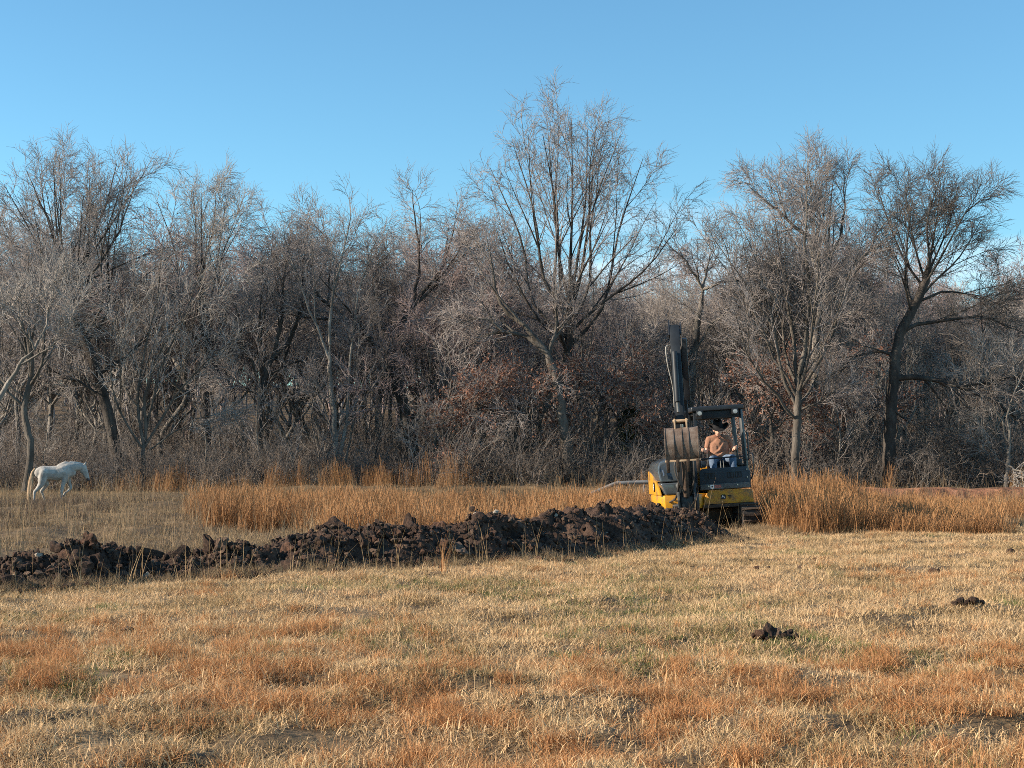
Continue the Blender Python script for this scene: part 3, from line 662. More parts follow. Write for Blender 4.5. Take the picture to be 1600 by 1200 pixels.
body_ch = [
    [(-0.50, 0, 1.00, 0.185), (-0.40, 0, 1.01, 0.225), (-0.20, 0, 1.00, 0.225), (0.0, 0, 0.99, 0.24), (0.18, 0, 1.04, 0.255), (0.32, 0, 1.05, 0.22), (0.42, 0, 1.02, 0.16)],
    [(0.10, 0, 1.20, 0.10), (0.24, 0, 1.265, 0.10), (0.38, 0, 1.24, 0.11)],
    [(0.30, 0, 1.13, 0.20), (0.48, 0, 1.18, 0.155), (0.64, 0, 1.185, 0.125), (0.78, 0, 1.17, 0.105)],
    [(0.79, 0, 1.165, 0.105), (0.855, 0, 1.05, 0.085), (0.905, 0, 0.93, 0.058), (0.935, 0, 0.845, 0.052), (0.94, 0, 0.82, 0.050)],
    [(0.76, 0, 1.08, 0.088), (0.82, 0, 1.00, 0.070), (0.885, 0, 0.86, 0.042)],
    [(0.815, -0.05, 1.25, 0.026), (0.835, -0.058, 1.30, 0.024), (0.85, -0.062, 1.355, 0.009)],
    [(0.845, 0.05, 1.25, 0.026), (0.87, 0.058, 1.30, 0.024), (0.885, 0.062, 1.355, 0.009)],
    # hind legs
    [(-0.40, -0.10, 1.00, 0.165), (-0.44, -0.12, 0.80, 0.135), (-0.46, -0.12, 0.68, 0.105), (-0.56, -0.12, 0.54, 0.066), (-0.655, -0.12, 0.44, 0.050), (-0.665, -0.12, 0.36, 0.040), (-0.67, -0.12, 0.17, 0.034), (-0.67, -0.12, 0.11, 0.042), (-0.645, -0.12, 0.055, 0.036), (-0.63, -0.12, 0.03, 0.045)],
    [(-0.36, 0.10, 1.00, 0.165), (-0.32, 0.12, 0.80, 0.135), (-0.29, 0.12, 0.68, 0.100), (-0.36, 0.12, 0.55, 0.064), (-0.43, 0.12, 0.45, 0.048), (-0.39, 0.12, 0.36, 0.038), (-0.33, 0.12, 0.18, 0.034), (-0.31, 0.12, 0.12, 0.040), (-0.27, 0.12, 0.06, 0.036), (-0.25, 0.12, 0.03, 0.045)],
    # fore legs: one planted, one lifted and folded at the wrist
    [(0.26, -0.12, 1.00, 0.13), (0.24, -0.12, 0.82, 0.100), (0.18, -0.12, 0.66, 0.066), (0.145, -0.12, 0.45, 0.050), (0.14, -0.12, 0.38, 0.038), (0.135, -0.12, 0.19, 0.033), (0.135, -0.12, 0.13, 0.041), (0.155, -0.12, 0.06, 0.035), (0.165, -0.12, 0.03, 0.044)],
    [(0.30, 0.12, 1.00, 0.13), (0.34, 0.12, 0.82, 0.100), (0.39, 0.12, 0.68, 0.066), (0.44, 0.12, 0.55, 0.050), (0.40, 0.12, 0.49, 0.038), (0.30, 0.12, 0.41, 0.033), (0.27, 0.12, 0.39, 0.040), (0.24, 0.12, 0.33, 0.034), (0.235, 0.12, 0.30, 0.042)],
]
blob('body', body_ch, 0.016, M['coat'], horse, 5)
blob('muzzle', [[(0.930, 0, 0.835, 0.053), (0.945, 0, 0.80, 0.050)]], 0.012, M['muzzle'], horse, 2)
tl = blob('tail', [[(-0.64, 0, 1.12, 0.045), (-0.70, 0, 1.02, 0.060), (-0.745, 0, 0.80, 0.078), (-0.775, 0, 0.55, 0.080), (-0.80, 0, 0.30, 0.062), (-0.81, 0, 0.12, 0.025)],
                   [(-0.70, 0.03, 0.9, 0.04), (-0.80, 0.04, 0.5, 0.045), (-0.84, 0.03, 0.2, 0.015)], [(-0.70, -0.04, 0.9, 0.04), (-0.74, -0.06, 0.5, 0.05), (-0.76, -0.05, 0.22, 0.015)]], 0.014, M['tail'], horse, 2)
blob('mane', [[(0.40, 0, 1.335, 0.028), (0.55, 0, 1.325, 0.03), (0.70, 0, 1.295, 0.03), (0.80, 0, 1.275, 0.028), (0.88, 0, 1.20, 0.02)]] + [[(x, 0, z, 0.026), (x - 0.02, 0.09, z - 0.07, 0.022), (x - 0.03, 0.13, z - 0.18, 0.012)] for x, z in ((0.42, 1.33), (0.48, 1.33), (0.54, 1.325), (0.60, 1.315), (0.66, 1.30), (0.72, 1.29))], 0.012, M['mane'], horse, 2)
for x, y, z in ((-0.625, -0.12, 0.0), (-0.245, 0.12, 0.0), (0.17, -0.12, 0.0), (0.228, 0.12, 0.27)):
    MB().cyl((x, y, z), (x - 0.012, y, z + 0.06), 0.056, 0.043).build('hoof', M['muzzle'], horse, 0.006)
for s in (-1, 1):
    blob('eye', [[(0.850, s * 0.074, 1.125, 0.014), (0.853, s * 0.074, 1.12, 0.014)]], 0.006, M['muzzle'], horse, 1)

# ================================================================== instancing of uncountable stuff
def scatter(name, pts, protos, rot, scl, pick, parent=None):
    """one object: points carrying rotation, scale and choice of prototype, turned into instances"""
    pts = np.asarray(pts, np.float32)
    me = bpy.data.meshes.new(name)
    me.vertices.add(len(pts)); me.vertices.foreach_set('co', pts.ravel())
    a = me.attributes.new('rot', 'FLOAT_VECTOR', 'POINT'); a.data.foreach_set('vector', np.asarray(rot, np.float32).ravel())
    scl = np.asarray(scl, np.float32)
    if scl.ndim == 1: scl = np.repeat(scl[:, None], 3, 1)
    a = me.attributes.new('scl', 'FLOAT_VECTOR', 'POINT'); a.data.foreach_set('vector', scl.ravel())
    a = me.attributes.new('pick', 'INT', 'POINT'); a.data.foreach_set('value', np.asarray(pick, np.int32))
    o = ob(name, me, parent)
    c = bpy.data.collections.new(name + '_kinds')
    for p in protos: c.objects.link(p)
    ng = bpy.data.node_groups.new(name + '_spread', 'GeometryNodeTree')
    ng.interface.new_socket('Geometry', in_out='INPUT', socket_type='NodeSocketGeometry')
    ng.interface.new_socket('Geometry', in_out='OUTPUT', socket_type='NodeSocketGeometry')
    n, l = ng.nodes, ng.links
    gi, go = n.new('NodeGroupInput'), n.new('NodeGroupOutput')
    ci = n.new('GeometryNodeCollectionInfo'); ci.inputs['Collection'].default_value = c
    ci.inputs['Separate Children'].default_value = True; ci.inputs['Reset Children'].default_value = True
    ip = n.new('GeometryNodeInstanceOnPoints'); ip.inputs['Pick Instance'].default_value = True
    def att(nm, tp):
        q = n.new('GeometryNodeInputNamedAttribute'); q.data_type = tp; q.inputs['Name'].default_value = nm
        return [s for s in q.outputs if s.enabled and s.name == 'Attribute'][0]
    er = n.new('FunctionNodeEulerToRotation')
    l.new(att('rot', 'FLOAT_VECTOR'), er.inputs[0]); l.new(er.outputs[0], ip.inputs['Rotation'])
    l.new(att('scl', 'FLOAT_VECTOR'), ip.inputs['Scale']); l.new(att('pick', 'INT'), ip.inputs['Instance Index'])
    l.new(gi.outputs[0], ip.inputs['Points']); l.new(ci.outputs[0], ip.inputs['Instance']); l.new(ip.outputs[0], go.inputs[0])
    md = o.modifiers.new('spread', 'NODES'); md.node_group = ng
    return o

def proto(name, me):
    return bpy.data.objects.new(name, me)        # lives only in the prototype collection

# ================================================================== DIRT PILE
b_px = np.array([-120, -60, 0, 150, 300, 450, 600, 750, 850, 950, 1050, 1110, 1200])
b_py = np.array([936, 931, 924, 914, 902, 897, 890, 883, 876, 866, 853, 846, 840])
c_px = np.array([-120, -60, 0, 40, 85, 100, 125, 150, 180, 205, 235, 258, 285, 310, 335, 370, 415, 440, 470, 500, 545, 580, 610, 640, 660, 690, 720, 745, 780, 805, 835, 860, 890, 920, 945, 975, 1010, 1040, 1080, 1110, 1200])
c_py = np.array([896, 893, 892, 884, 868, 864, 869, 876, 872, 880, 888, 893, 884, 872, 862, 860, 872, 864, 852, 846, 838, 828, 828, 822, 830, 834, 824, 815, 808, 814, 822, 816, 813, 810, 808, 809, 809, 811, 815, 822, 836])
NS, NV = 560, 56
sp = np.linspace(-110, 1190, NS)
bd = EYE * FPX / (np.interp(sp, b_px, b_py) - HORIZON)
bxw = (sp - 800) / FPX * bd
nrm = np.array([-0.66, 0.75])
HALF = 1.05
cx, cy = bxw + nrm[0] * HALF, bd + nrm[1] * HALF
cpx = 800 + FPX * cx / cy
czz = EYE + (HORIZON - np.interp(cpx, c_px, c_py)) * cy / FPX
czz = np.maximum((czz - height(cx, cy)) * 1.08, 0.12)
vv = np.linspace(-1, 1, NV)
S_, V_ = np.meshgrid(np.arange(NS), vv, indexing='ij')
wx = cx[:, None] + nrm[0] * HALF * V_
wy = cy[:, None] + nrm[1] * HALF * V_
prof_ = np.where(V_ < 0, 1 - np.abs(V_) ** 1.7, 1 - np.abs(V_) ** 1.3)
ends = (sstep(0, 14, S_) * sstep(NS - 1, NS - 26, S_))
u1 = np.linspace(0, 34, NS)[:, None] + 0 * V_
nz1 = fbm(wx * 1.5, wy * 1.5, 41, 4) - 0.5
nz2 = np.abs(fbm(wx * 2.6 + 7, wy * 2.6, 47, 3) - 0.5) * 2.4
nz3 = fbm(wx * 11, wy * 11 + 3, 53, 2) - 0.5
env = np.clip(prof_, 0, 1)
wz = height(wx, wy) + czz[:, None] * prof_ * ends * (0.98 + 0.4 * nz1) + env ** 0.5 * (0.30 * nz1 + 0.26 * (0.45 - nz2) + 0.10 * nz3) * ends - 0.05 * (1 - env)
wx = wx + 0.16 * (fbm(wx * 3, wz * 3 + wy, 61, 3) - 0.5) * env
wy = wy + 0.22 * (fbm(wy * 3 + 9, wz * 3 + wx, 67, 3) - 0.5) * env
PV = np.stack([wx.ravel(), wy.ravel(), wz.ravel()], 1)
PC = np.array([cx.mean(), cy.mean(), 0.0])
pi_ = np.arange(NS * NV).reshape(NS, NV)
PF = np.stack([pi_[:-1, :-1].ravel(), pi_[1:, :-1].ravel(), pi_[1:, 1:].ravel(), pi_[:-1, 1:].ravel()], 1)
pile = empty('dirt_pile', tuple(PC))
tag(pile, 'long ridge of dark freshly dug dirt running from the left edge to the excavator', 'dirt pile')
ob('mound', mesh_np('mound', PV - PC, [PF], M['dirt']), pile)

def clod_mesh(name, seed, mat, sub=2, rough=0.45):
    """an angular broken lump: a ball cut by random planes, then roughened"""
    b = bmesh.new(); bmesh.ops.create_icosphere(b, subdivisions=sub, radius=1.0)
    v = np.array([q.co[:] for q in b.verts]); f = np.array([[q.index for q in g.verts] for g in b.faces]); b.free()
    r = np.random.default_rng(seed)
    v = v * r.uniform(0.8, 1.2, 3)
    for k in range(9):
        ax = r.normal(size=3); ax /= np.linalg.norm(ax); h = r.uniform(0.42, 0.8)
        e = np.clip(v @ ax - h, 0, None); v = v - 0.92 * e[:, None] * ax
    nn = v / np.linalg.norm(v, axis=1, keepdims=True)
    bump = sum(a * (vnoise(v[:, 0] * k + seed, v[:, 1] * k + 0.7 * v[:, 2] * k, seed) + vnoise(v[:, 2] * k - seed, v[:, 1] * k - 0.6 * v[:, 0] * k, seed + 3) - 1) for k, a in ((2.3, 0.22), (5.1, 0.15), (11.0, 0.07)))
    v = v + rough * 3.0 * bump[:, None] * nn
    return mesh_np(name, v, [f], mat, smooth=False)
clods = [clod_mesh('clod', 100 + k, M[('clod', 'clod', 'clod_red', 'clod', 'clod_dry', 'clod')[k % 6]], 3) for k in range(12)]
cr = np.random.default_rng(5)
ok = np.argwhere((env > 0.08) & (ends > 0.5) & (V_ < 0.35))
wgt = np.array([0.4 + 1.2 * max(0, 1 - abs(vv[j] + 0.1) * 1.2) for i, j in ok]); wgt /= wgt.sum()
sel = ok[cr.choice(len(ok), 300, replace=False, p=wgt)]
named = [(88, 858, 0.13), (110, 868, 0.15), (183, 870, 0.13), (640, 822, 0.13), (628, 832, 0.13), (328, 858, 0.13), (730, 826, 0.08), (75, 886, 0.10), (300, 880, 0.09), (1000, 806, 0.12)]
for q, (i, j) in enumerate(sel):
    o = bpy.data.objects.new('clod', clods[q % 12]); link(o, pile)
    s = 0.035 + 0.12 * cr.random() ** 3.5
    p = np.array([wx[i, j], wy[i, j], wz[i, j]])
    if q < len(named):
        px, py, s = named[q]
        k = int(np.argmin(np.abs(cpx - px)))
        p = P(px, py, cy[k] - 0.1)
    o.location = tuple(p - PC + np.array([0, 0, s * 0.25]))
    o.rotation_euler = tuple(cr.uniform(0, 6.28, 3)); o.scale = (s * cr.uniform(0.75, 1.5), s * cr.uniform(0.8, 1.2), s * cr.uniform(0.45, 1.0))
small = [proto('crumb', clod_mesh('crumb', 200 + k, M[('clod', 'clod_red', 'clod', 'clod_dry')[k % 4]], 1, 0.6)) for k in range(8)] + [proto('crumb_stone', clod_mesh('crumb_stone', 230, M['stone'], 1))]
okc = np.argwhere((ends > 0.4) & (V_ < 0.6))
sc_ = okc[cr.choice(len(okc), 14000)]
cp = np.stack([wx[sc_[:, 0], sc_[:, 1]], wy[sc_[:, 0], sc_[:, 1]], wz[sc_[:, 0], sc_[:, 1]]], 1) + cr.normal(0, 0.03, (14000, 3)) * [1, 1, 0.3]
# crumbs strewn in front of the foot of the pile
ii = cr.integers(8, NS - 8, 2200); off = -0.95 - np.abs(cr.normal(0, 0.16, 2200))
cp2 = np.stack([cx[ii] + nrm[0] * HALF * off, cy[ii] + nrm[1] * HALF * off], 1)
cp2 = np.concatenate([cp2, (height(cp2[:, 0], cp2[:, 1]) + 0.015)[:, None]], 1)
cp = np.concatenate([cp, cp2]) - PC
pk = cr.integers(0, 8, len(cp)); pk[cr.random(len(cp)) < 0.010] = 8
tag(scatter('crumbled_dirt', cp, small, cr.uniform(0, 6.28, (len(cp), 3)), 0.009 + 0.05 * cr.random(len(cp)) ** 3.5, pk, pile), kind='stuff')

def clod_heap(px, py, spec, label):
    d = EYE * FPX / (py - HORIZON)
    c = P(px, py, d)
    e = empty('dirt_clod_heap', (c[0], d, hz(c[0], d)))
    tag(e, label, 'dirt clods', 'clods thrown on the field')
    for k, (dx, dy, s, sz) in enumerate(spec):
        o = bpy.data.objects.new('clod', clods[(int(px) + k) % 12]); link(o, e)
        o.location = (dx, dy, 0.03 + s * sz * 0.5); o.rotation_euler = (0.3 * k, 0.2 * k, 1.3 * k + px); o.scale = (s * 1.12, s * 1.12, s * sz * 1.3)
clod_heap(1208, 1003, [(-0.10, 0, 0.055, 0.8), (-0.02, 0.02, 0.06, 1.1), (0.035, 0.02, 0.055, 0.8), (0.085, -0.02, 0.03, 0.8), (0.13, 0.03, 0.055, 0.7), (0.20, 0.0, 0.03, 0.5), (-0.15, 0.03, 0.035, 0.7)], 'dark dirt clods lying in the open field below the excavator')
clod_heap(1517, 954, [(0.02, 0, 0.062, 0.7), (-0.10, 0.02, 0.045, 0.8), (-0.04, -0.02, 0.035, 0.9), (0.12, 0.04, 0.035, 0.7), (-0.16, 0, 0.03, 0.8)], 'dark dirt clods near the right edge of the field')
clod_heap(196, 984, [(0, 0, 0.04, 1.0), (0.05, 0.03, 0.025, 0.8)], 'single small dark clod in the field at left')
clod_heap(1460, 898, [(0, 0, 0.06, 0.6), (0.06, 0, 0.035, 0.8)], 'flat dark clod in the field at right, beyond the others')
clod_heap(1580, 868, [(0, 0, 0.06, 0.8)], 'farthest small clod, by the tall grass at right')
clod_heap(1196, 896, [(-0.10, 0, 0.045, 0.5), (0.05, 0.03, 0.035, 0.5), (0.45, 0.03, 0.035, 0.5)], 'scattered flat clods just in front of the excavator')

# ================================================================== TREES
def tubes(Pn, Rn, S):
    """tubes along N polylines Pn (N,K,3) with radii Rn (N,K); S sides, closed to a point"""
    N, K, _ = Pn.shape
    T = np.empty_like(Pn); T[:, 1:-1] = Pn[:, 2:] - Pn[:, :-2]; T[:, 0] = Pn[:, 1] - Pn[:, 0]; T[:, -1] = Pn[:, -1] - Pn[:, -2]
    T /= np.linalg.norm(T, axis=2, keepdims=True) + 1e-9
    m = T.mean(1); ref = np.where((np.abs(m[:, 2]) > 0.8)[:, None], np.array([1.0, 0.2, 0]), np.array([0.1, 0.2, 1.0]))
    U = np.cross(T, ref[:, None, :]); U /= np.linalg.norm(U, axis=2, keepdims=True) + 1e-9
    W = np.cross(T, U)
    a = 2 * np.pi * np.arange(S) / S
    V = Pn[:, :, None, :] + Rn[:, :, None, None] * (U[:, :, None, :] * np.cos(a)[None, None, :, None] + W[:, :, None, :] * np.sin(a)[None, None, :, None])
    base = (np.arange(N) * K * S)[:, None, None]
    k = (np.arange(K - 1) * S)[None, :, None]; s = np.arange(S)[None, None, :]; s2 = (s + 1) % S
    q = np.stack(np.broadcast_arrays(base + k + s, base + k + s2, base + k + S + s2, base + k + S + s), -1).reshape(-1, 4)
    return V.reshape(-1, 3), q

class Acc:
    def __init__(s): s.V, s.F, s.n = [], [], 0
    def add(s, V, F): s.V.append(V); s.F.append(F + s.n); s.n += len(V)
    def mesh(s, name, mat): return mesh_np(name, np.concatenate(s.V), [np.concatenate(s.F)], mat)

def grow(rng, start, dirs, lens, rads, K, wander, trop, tip=0.35):
    N = len(start)
    Pn = np.empty((N, K + 1, 3)); Pn[:, 0] = start; d = dirs.copy()
    bend = rng.normal(0, wander * 0.6, (N, 3))
    for k in range(K):
        d = d + rng.normal(0, wander, (N, 3)) + bend; d[:, 2] += trop
        d /= np.linalg.norm(d, axis=1, keepdims=True)
        Pn[:, k + 1] = Pn[:, k] + d * (lens / K)[:, None]
    Rn = rads[:, None] * np.linspace(1, tip, K + 1)[None, :]
    return Pn, Rn

def sprout(rng, Pn, Rn, n, t0, t1, ang, ang_j, ratio, rr, rmin, shape=0.55, plen=None):
    """n side shoots on each parent polyline between t0 and t1"""
    N, K1, _ = Pn.shape
    t = t0 + (t1 - t0) * ((np.arange(n)[None, :] + rng.random((N, n))) / n)
    f = t * (K1 - 1); i = np.minimum(f.astype(int), K1 - 2); f = f - i
    r_ = np.arange(N)[:, None]
    A, B = Pn[r_, i], Pn[r_, i + 1]
    st = A + (B - A) * f[..., None]
    tan = B - A; tan /= np.linalg.norm(tan, axis=2, keepdims=True) + 1e-9
    rad = Rn[r_, i] * (1 - f) + Rn[r_, i + 1] * f
    az = rng.random((N, n)) * 2 * np.pi
    rv = rng.normal(size=(N, n, 3)); per = rv - (rv * tan).sum(2, keepdims=True) * tan
    per /= np.linalg.norm(per, axis=2, keepdims=True) + 1e-9
    an = (ang + ang_j * rng.normal(size=(N, n))) * (1 - 0.14 * t)          # shoots lie closer to the stem towards its tip
    d = tan * np.cos(an)[..., None] + per * np.sin(an)[..., None]
    L = np.linalg.norm(np.diff(Pn, axis=1), axis=2).sum(1) if plen is None else plen
    ln = L[:, None] * ratio * (1 - shape * t) * rng.uniform(0.6, 1.3, (N, n))
    rd = np.maximum(rad * rr * rng.uniform(0.7, 1.1, (N, n)), rmin)
    return st.reshape(-1, 3), d.reshape(-1, 3), ln.ravel(), rd.ravel()

def resample(paths, K):
    out = []
    for p in paths:
        p = np.array(p); s = np.concatenate([[0], np.cumsum(np.linalg.norm(np.diff(p, axis=0), axis=1))])
        out.append(np.stack([np.interp(np.linspace(0, s[-1], K), s, p[:, c]) for c in range(3)], 1))
    return np.array(out)

def foliate(rng, acc, limbP, limbR, hab):
    """branches, branchlets and twigs on main limbs; returns twig polylines"""
    n2, n3, n4 = hab['n']
    st, d, ln, rd = sprout(rng, limbP, limbR, n2, hab.get('t0', 0.25), 1.0, R(hab['a2']), 0.18, hab['l2'], 0.5, 0.012, shape=0.72)
    ln = np.clip(ln, 0.8, hab.get('max2', 3.6))
    p2, r2 = grow(rng, st, d, ln, rd, 5, hab['w'], hab['trop'], 0.35)
    acc.add(*tubes(p2, r2, 4))
    st, d, ln, rd = sprout(rng, p2, r2, n3, 0.15, 1.0, R(hab.get('a3', 32)), 0.16, hab['l3'], 0.58, 0.0095)
    ln = np.clip(ln, 0.6, 2.2)
    p3, r3 = grow(rng, st, d, ln, rd, 3, hab['w'] * 0.8, hab['trop'], 0.5)
    acc.add(*tubes(p3, r3, 3))
    st, d, ln, rd = sprout(rng, p3, r3, n4, 0.12, 1.0, R(hab.get('a4', 30)), 0.18, 0.72, 0.65, hab.get('rt', 0.0068))
    ln = np.clip(ln, 0.38, 1.25)
    p4, r4 = grow(rng, st, d, ln, rd, 2, hab['w'] * 0.6, hab['trop'] * 0.7, 0.5)
    acc.add(*tubes(p4, r4, 3))
    return p4

HAB = {
    'vase':  dict(n=(8, 5, 4), a2=38, l2=0.38, l3=0.55, w=0.05, trop=0.008, a3=42, a4=40, forks=3),
    'oak':   dict(n=(8, 6, 4), a2=50, l2=0.50, l3=0.56, w=0.085, trop=0.015, a3=44, a4=40, forks=2),
    'fine':  dict(n=(8, 6, 4), a2=50, l2=0.46, l3=0.58, w=0.08, trop=0.01, a3=46, a4=42, rt=0.0075, forks=1),
    'slim':  dict(n=(8, 5, 4), a2=38, l2=0.36, l3=0.55, w=0.055, trop=0.015, a3=42, a4=40, forks=2),
    'fan':   dict(n=(9, 6, 4), a2=42, l2=0.44, l3=0.56, w=0.06, trop=0.0, a3=42, a4=38, forks=2),
    'k_vase': dict(n=(7, 6, 4), a2=36, l2=0.42, l3=0.56, w=0.05, trop=0.02, a3=38, a4=36, forks=2),
    'k_oak': dict(n=(7, 6, 4), a2=50, l2=0.52, l3=0.58, w=0.09, trop=0.01, a3=44, a4=42, forks=2),
    'k_slim': dict(n=(7, 6, 4), a2=34, l2=0.38, l3=0.56, w=0.05, trop=0.04, a3=36, a4=34, forks=2),
    'far':   dict(n=(7, 5, 3), a2=42, l2=0.48, l3=0.56, w=0.07, trop=0.02, a3=40, a4=38, rt=0.015, forks=1),
}

def fork(rng, LP, LR, hab):
    """long forks on the main limbs, so that a crown divides step by step"""
    n = hab.get('forks', 0)
    if not n: return LP, LR
    st, d, ln, rd = sprout(rng, LP, LR, n, 0.12, 0.80, R(24), 0.09, 0.72, 0.72, 0.016, shape=0.62)
    K = LP.shape[1] - 1
    p, q = grow(rng, st, d, ln, rd, K, hab['w'] * 0.55, hab['trop'] * 0.6, 0.22)
    return np.concatenate([LP, p]), np.concatenate([LR, q])

def vase_limbs(rng, top, trunk, n, W, Hh, D=0.8, low=0.45, lean=(0, 0), droop=0.55):
    """ascending limbs from the upper trunk to a domed crown, W half width, Hh height above the trunk top"""
    paths = []
    for k in range(n):
        u = ((k + 0.5) / n) ** 0.6; ph = k * 2.39996 + rng.uniform(-0.3, 0.3)
        tgt = top + np.array([W * u * math.cos(ph) + lean[0], W * D * u * math.sin(ph) + lean[1], Hh * (1 - droop * u * u) * rng.uniform(0.90, 1.0) * (0.90 + 0.10 * min(1.0, u / 0.5))])
        t = 1 - low * u * rng.uniform(0.6, 1.1); i = int(t * (len(trunk) - 1)); s = trunk[i]
        dist = np.linalg.norm(tgt - s)
        c1 = s + np.array([math.cos(ph) * 0.22 * dist * u, math.sin(ph) * 0.22 * D * dist * u, 0.20 * dist])
        c2 = s + (tgt - s) * 0.62 + np.array([0, 0, -0.02 * dist]) + rng.normal(0, 0.03 * dist, 3)
        paths.append([s, c1, c2, tgt])
    return [np.array(bez(p, 5)) for p in paths]

TREES = []
def tree(name, label, d, trunk, r0, r1, limbs=(), vase=None, hab='oak', bark_m='bark_grey', twig_m='twig_grey', seed=1, group=None, leaves=0, own_h=True, extra=None, cat='tree', lseg=9):
    """trunk and limbs are pixel paths (px, py, depth offset) laid out at distance d"""
    rng = np.random.default_rng(seed)
    def path(q):
        return [P(p[0], p[1], d + (p[2] if len(p) > 2 else 0)) for p in q]
    tp = path(trunk)
    base = np.array([tp[0][0], tp[0][1], hz(tp[0][0], tp[0][1]) - 0.12])
    tp[0] = base.copy()
    tpath = np.array(bez(tp, 6)) + 0
    tpath[1:] += rng.normal(0, 0.02, (len(tpath) - 1, 3))
    root = empty(name, tuple(base))
    tag(root, label, cat, group)
    tr = resample([tpath], max(14, len(tpath)))[0]
    rr = np.linspace(r0, r1, len(tr)) * (1 + 0.08 * (rng.random(len(tr)) - 0.5)); rr[0] *= 1.35; rr[1] *= 1.08; rr[-3:] *= [0.85, 0.62, 0.35]
    LP, LR = [], []
    for q, lr in limbs:
        pp = path([(p[0], p[1] + 30 * min(1.0, max(0.0, (400 - p[1]) / 130.0))) + tuple(p[2:]) for p in q])
        k = int(np.argmin(np.linalg.norm(tr - pp[0], axis=1))); 
        if np.linalg.norm(tr[k] - pp[0]) < 0.9: pp[0] = tr[k]
        zz = rng.normal(0, 1) * 0.9
        pp = [p + np.array([0, zz * i / max(1, len(pp) - 1), 0]) for i, p in enumerate(pp)]
        lp = resample([np.array(bez(pp, 5))], lseg)[0]
        lp[1:-1] += rng.normal(0, 0.04, (lseg - 2, 3))
        LP.append(lp); LR.append(0.009 + (lr - 0.009) * (1 - np.linspace(0, 1, lseg)) ** 0.85)
    nexp = len(LP)
    if vase:
        kw = dict(vase); n = kw.pop('n'); kw['Hh'] *= 0.91; kw['W'] *= 0.96
        for lp in vase_limbs(rng, tr[-1], tr, n, **kw):
            lp = resample([lp], lseg)[0]; LP.append(lp)
            LR.append(np.linspace(min(r1 * 0.62, 0.022 + 0.008 * np.linalg.norm(lp[-1] - lp[0])), 0.012, lseg))
    LP, LR = np.array(LP) - base, np.array(LR)
    for k in range(nexp):
        A = Acc(); A.add(*tubes(LP[k:k + 1], LR[k:k + 1], 7)); ob('limb', A.mesh('limb', M[bark_m]), root)
    LP, LR = fork(rng, LP, LR, HAB[hab])
    A = Acc(); A.add(*tubes((tr - base)[None], rr[None], 10))
    if len(LP) > nexp: A.add(*tubes(LP[nexp:], LR[nexp:], 5))
    ob('trunk', A.mesh('trunk', M[bark_m]), root)
    A = Acc()
    tw = foliate(rng, A, LP, LR, HAB[hab])
    ob('crown', A.mesh('crown', M[twig_m]), root)
    if leaves:
        leaf_cloud(rng, tw, leaves, root)
    TREES.append(root)
    return root

def leaf_cloud(rng, tw, n, root, size=0.075, mat='leaf'):
    k = rng.integers(0, len(tw), n); t = rng.random(n)[:, None]
    p = tw[k, 1] * (1 - t) + tw[k, 2] * t + rng.normal(0, 0.05, (n, 3))
    u = rng.normal(size=(n, 3)); u /= np.linalg.norm(u, axis=1, keepdims=True)
    v = rng.normal(size=(n, 3)); v -= (u * v).sum(1, keepdims=True) * u; v /= np.linalg.norm(v, axis=1, keepdims=True)
    w = np.cross(u, v); s = size * rng.uniform(0.6, 1.3, n)[:, None]
    c = [p - u * s, p + v * s * 0.42 + w * s * 0.15, p + u * s, p - v * s * 0.42 + w * s * 0.15]
    V = np.stack(c, 1).reshape(-1, 3); F = np.arange(4 * n).reshape(-1, 4)
    o = ob('leaves', mesh_np('leaves', V, [F], M[mat], False, {'tint': np.repeat(rng.random(n), 4)}), root)
    o['kind'] = 'stuff'

# ---- the trees one can tell apart along the edge of the wood
tree('bare_tree', 'tallest leafless tree, fan shaped crown against the sky beside the excavator boom', 66,
     [(882, 768), (885, 700), (884, 620), (888, 540), (892, 480), (895, 432)], 0.25, 0.16,
     [([(886, 640), (930, 600), (985, 560), (1030, 545)], 0.06), ([(888, 540), (840, 500), (800, 430), (775, 350)], 0.07), ([(889, 520), (945, 470), (1010, 420), (1060, 340)], 0.08), ([(886, 600), (840, 560), (800, 575)], 0.05)],
     vase=dict(n=10, W=4.4, Hh=8.3, low=0.40, droop=0.34), hab='vase', bark_m='bark_dark', twig_m='twig_grey', seed=11)
tree('bare_tree', 'leaning grey trunk with long crooked left limb before the tallest tree', 62,
     [(893, 770), (886, 705), (878, 650), (870, 600), (860, 565), (852, 545)], 0.24, 0.17,
     [([(854, 552), (820, 522), (785, 517), (750, 528), (712, 548)], 0.13), ([(852, 545), (825, 512), (792, 490), (775, 455), (768, 400), (760, 360)], 0.12), ([(856, 556), (866, 520), (872, 480), (868, 440)], 0.10), ([(870, 600), (835, 640), (790, 665), (740, 690)], 0.07), ([(785, 517), (760, 500), (720, 505), (690, 520)], 0.06)],
     hab='oak', bark_m='bark_grey', twig_m='twig_grey', seed=12)
tree('bare_tree', 'slender grey tree with upswept crown, left one of the pair right of the excavator', 60,
     [(1243, 772), (1243, 705), (1246, 640), (1248, 585)], 0.19, 0.13,
     [([(1246, 640), (1220, 580), (1205, 500), (1185, 420), (1150, 330)], 0.08), ([(1247, 600), (1240, 500), (1225, 400), (1215, 290)], 0.09), ([(1248, 585), (1262, 480), (1256, 380), (1250, 240)], 0.10), ([(1247, 620), (1290, 540), (1310, 460), (1335, 390)], 0.07), ([(1245, 660), (1200, 610), (1160, 560), (1130, 480)], 0.06), ([(1246, 650), (1285, 620), (1320, 600)], 0.05), ([(1246, 625), (1180, 500), (1140, 420), (1118, 340)], 0.06)],
     vase=dict(n=4, W=3.0, Hh=8.0, low=0.3), hab='vase', bark_m='bark_grey', twig_m='twig_grey', seed=13)
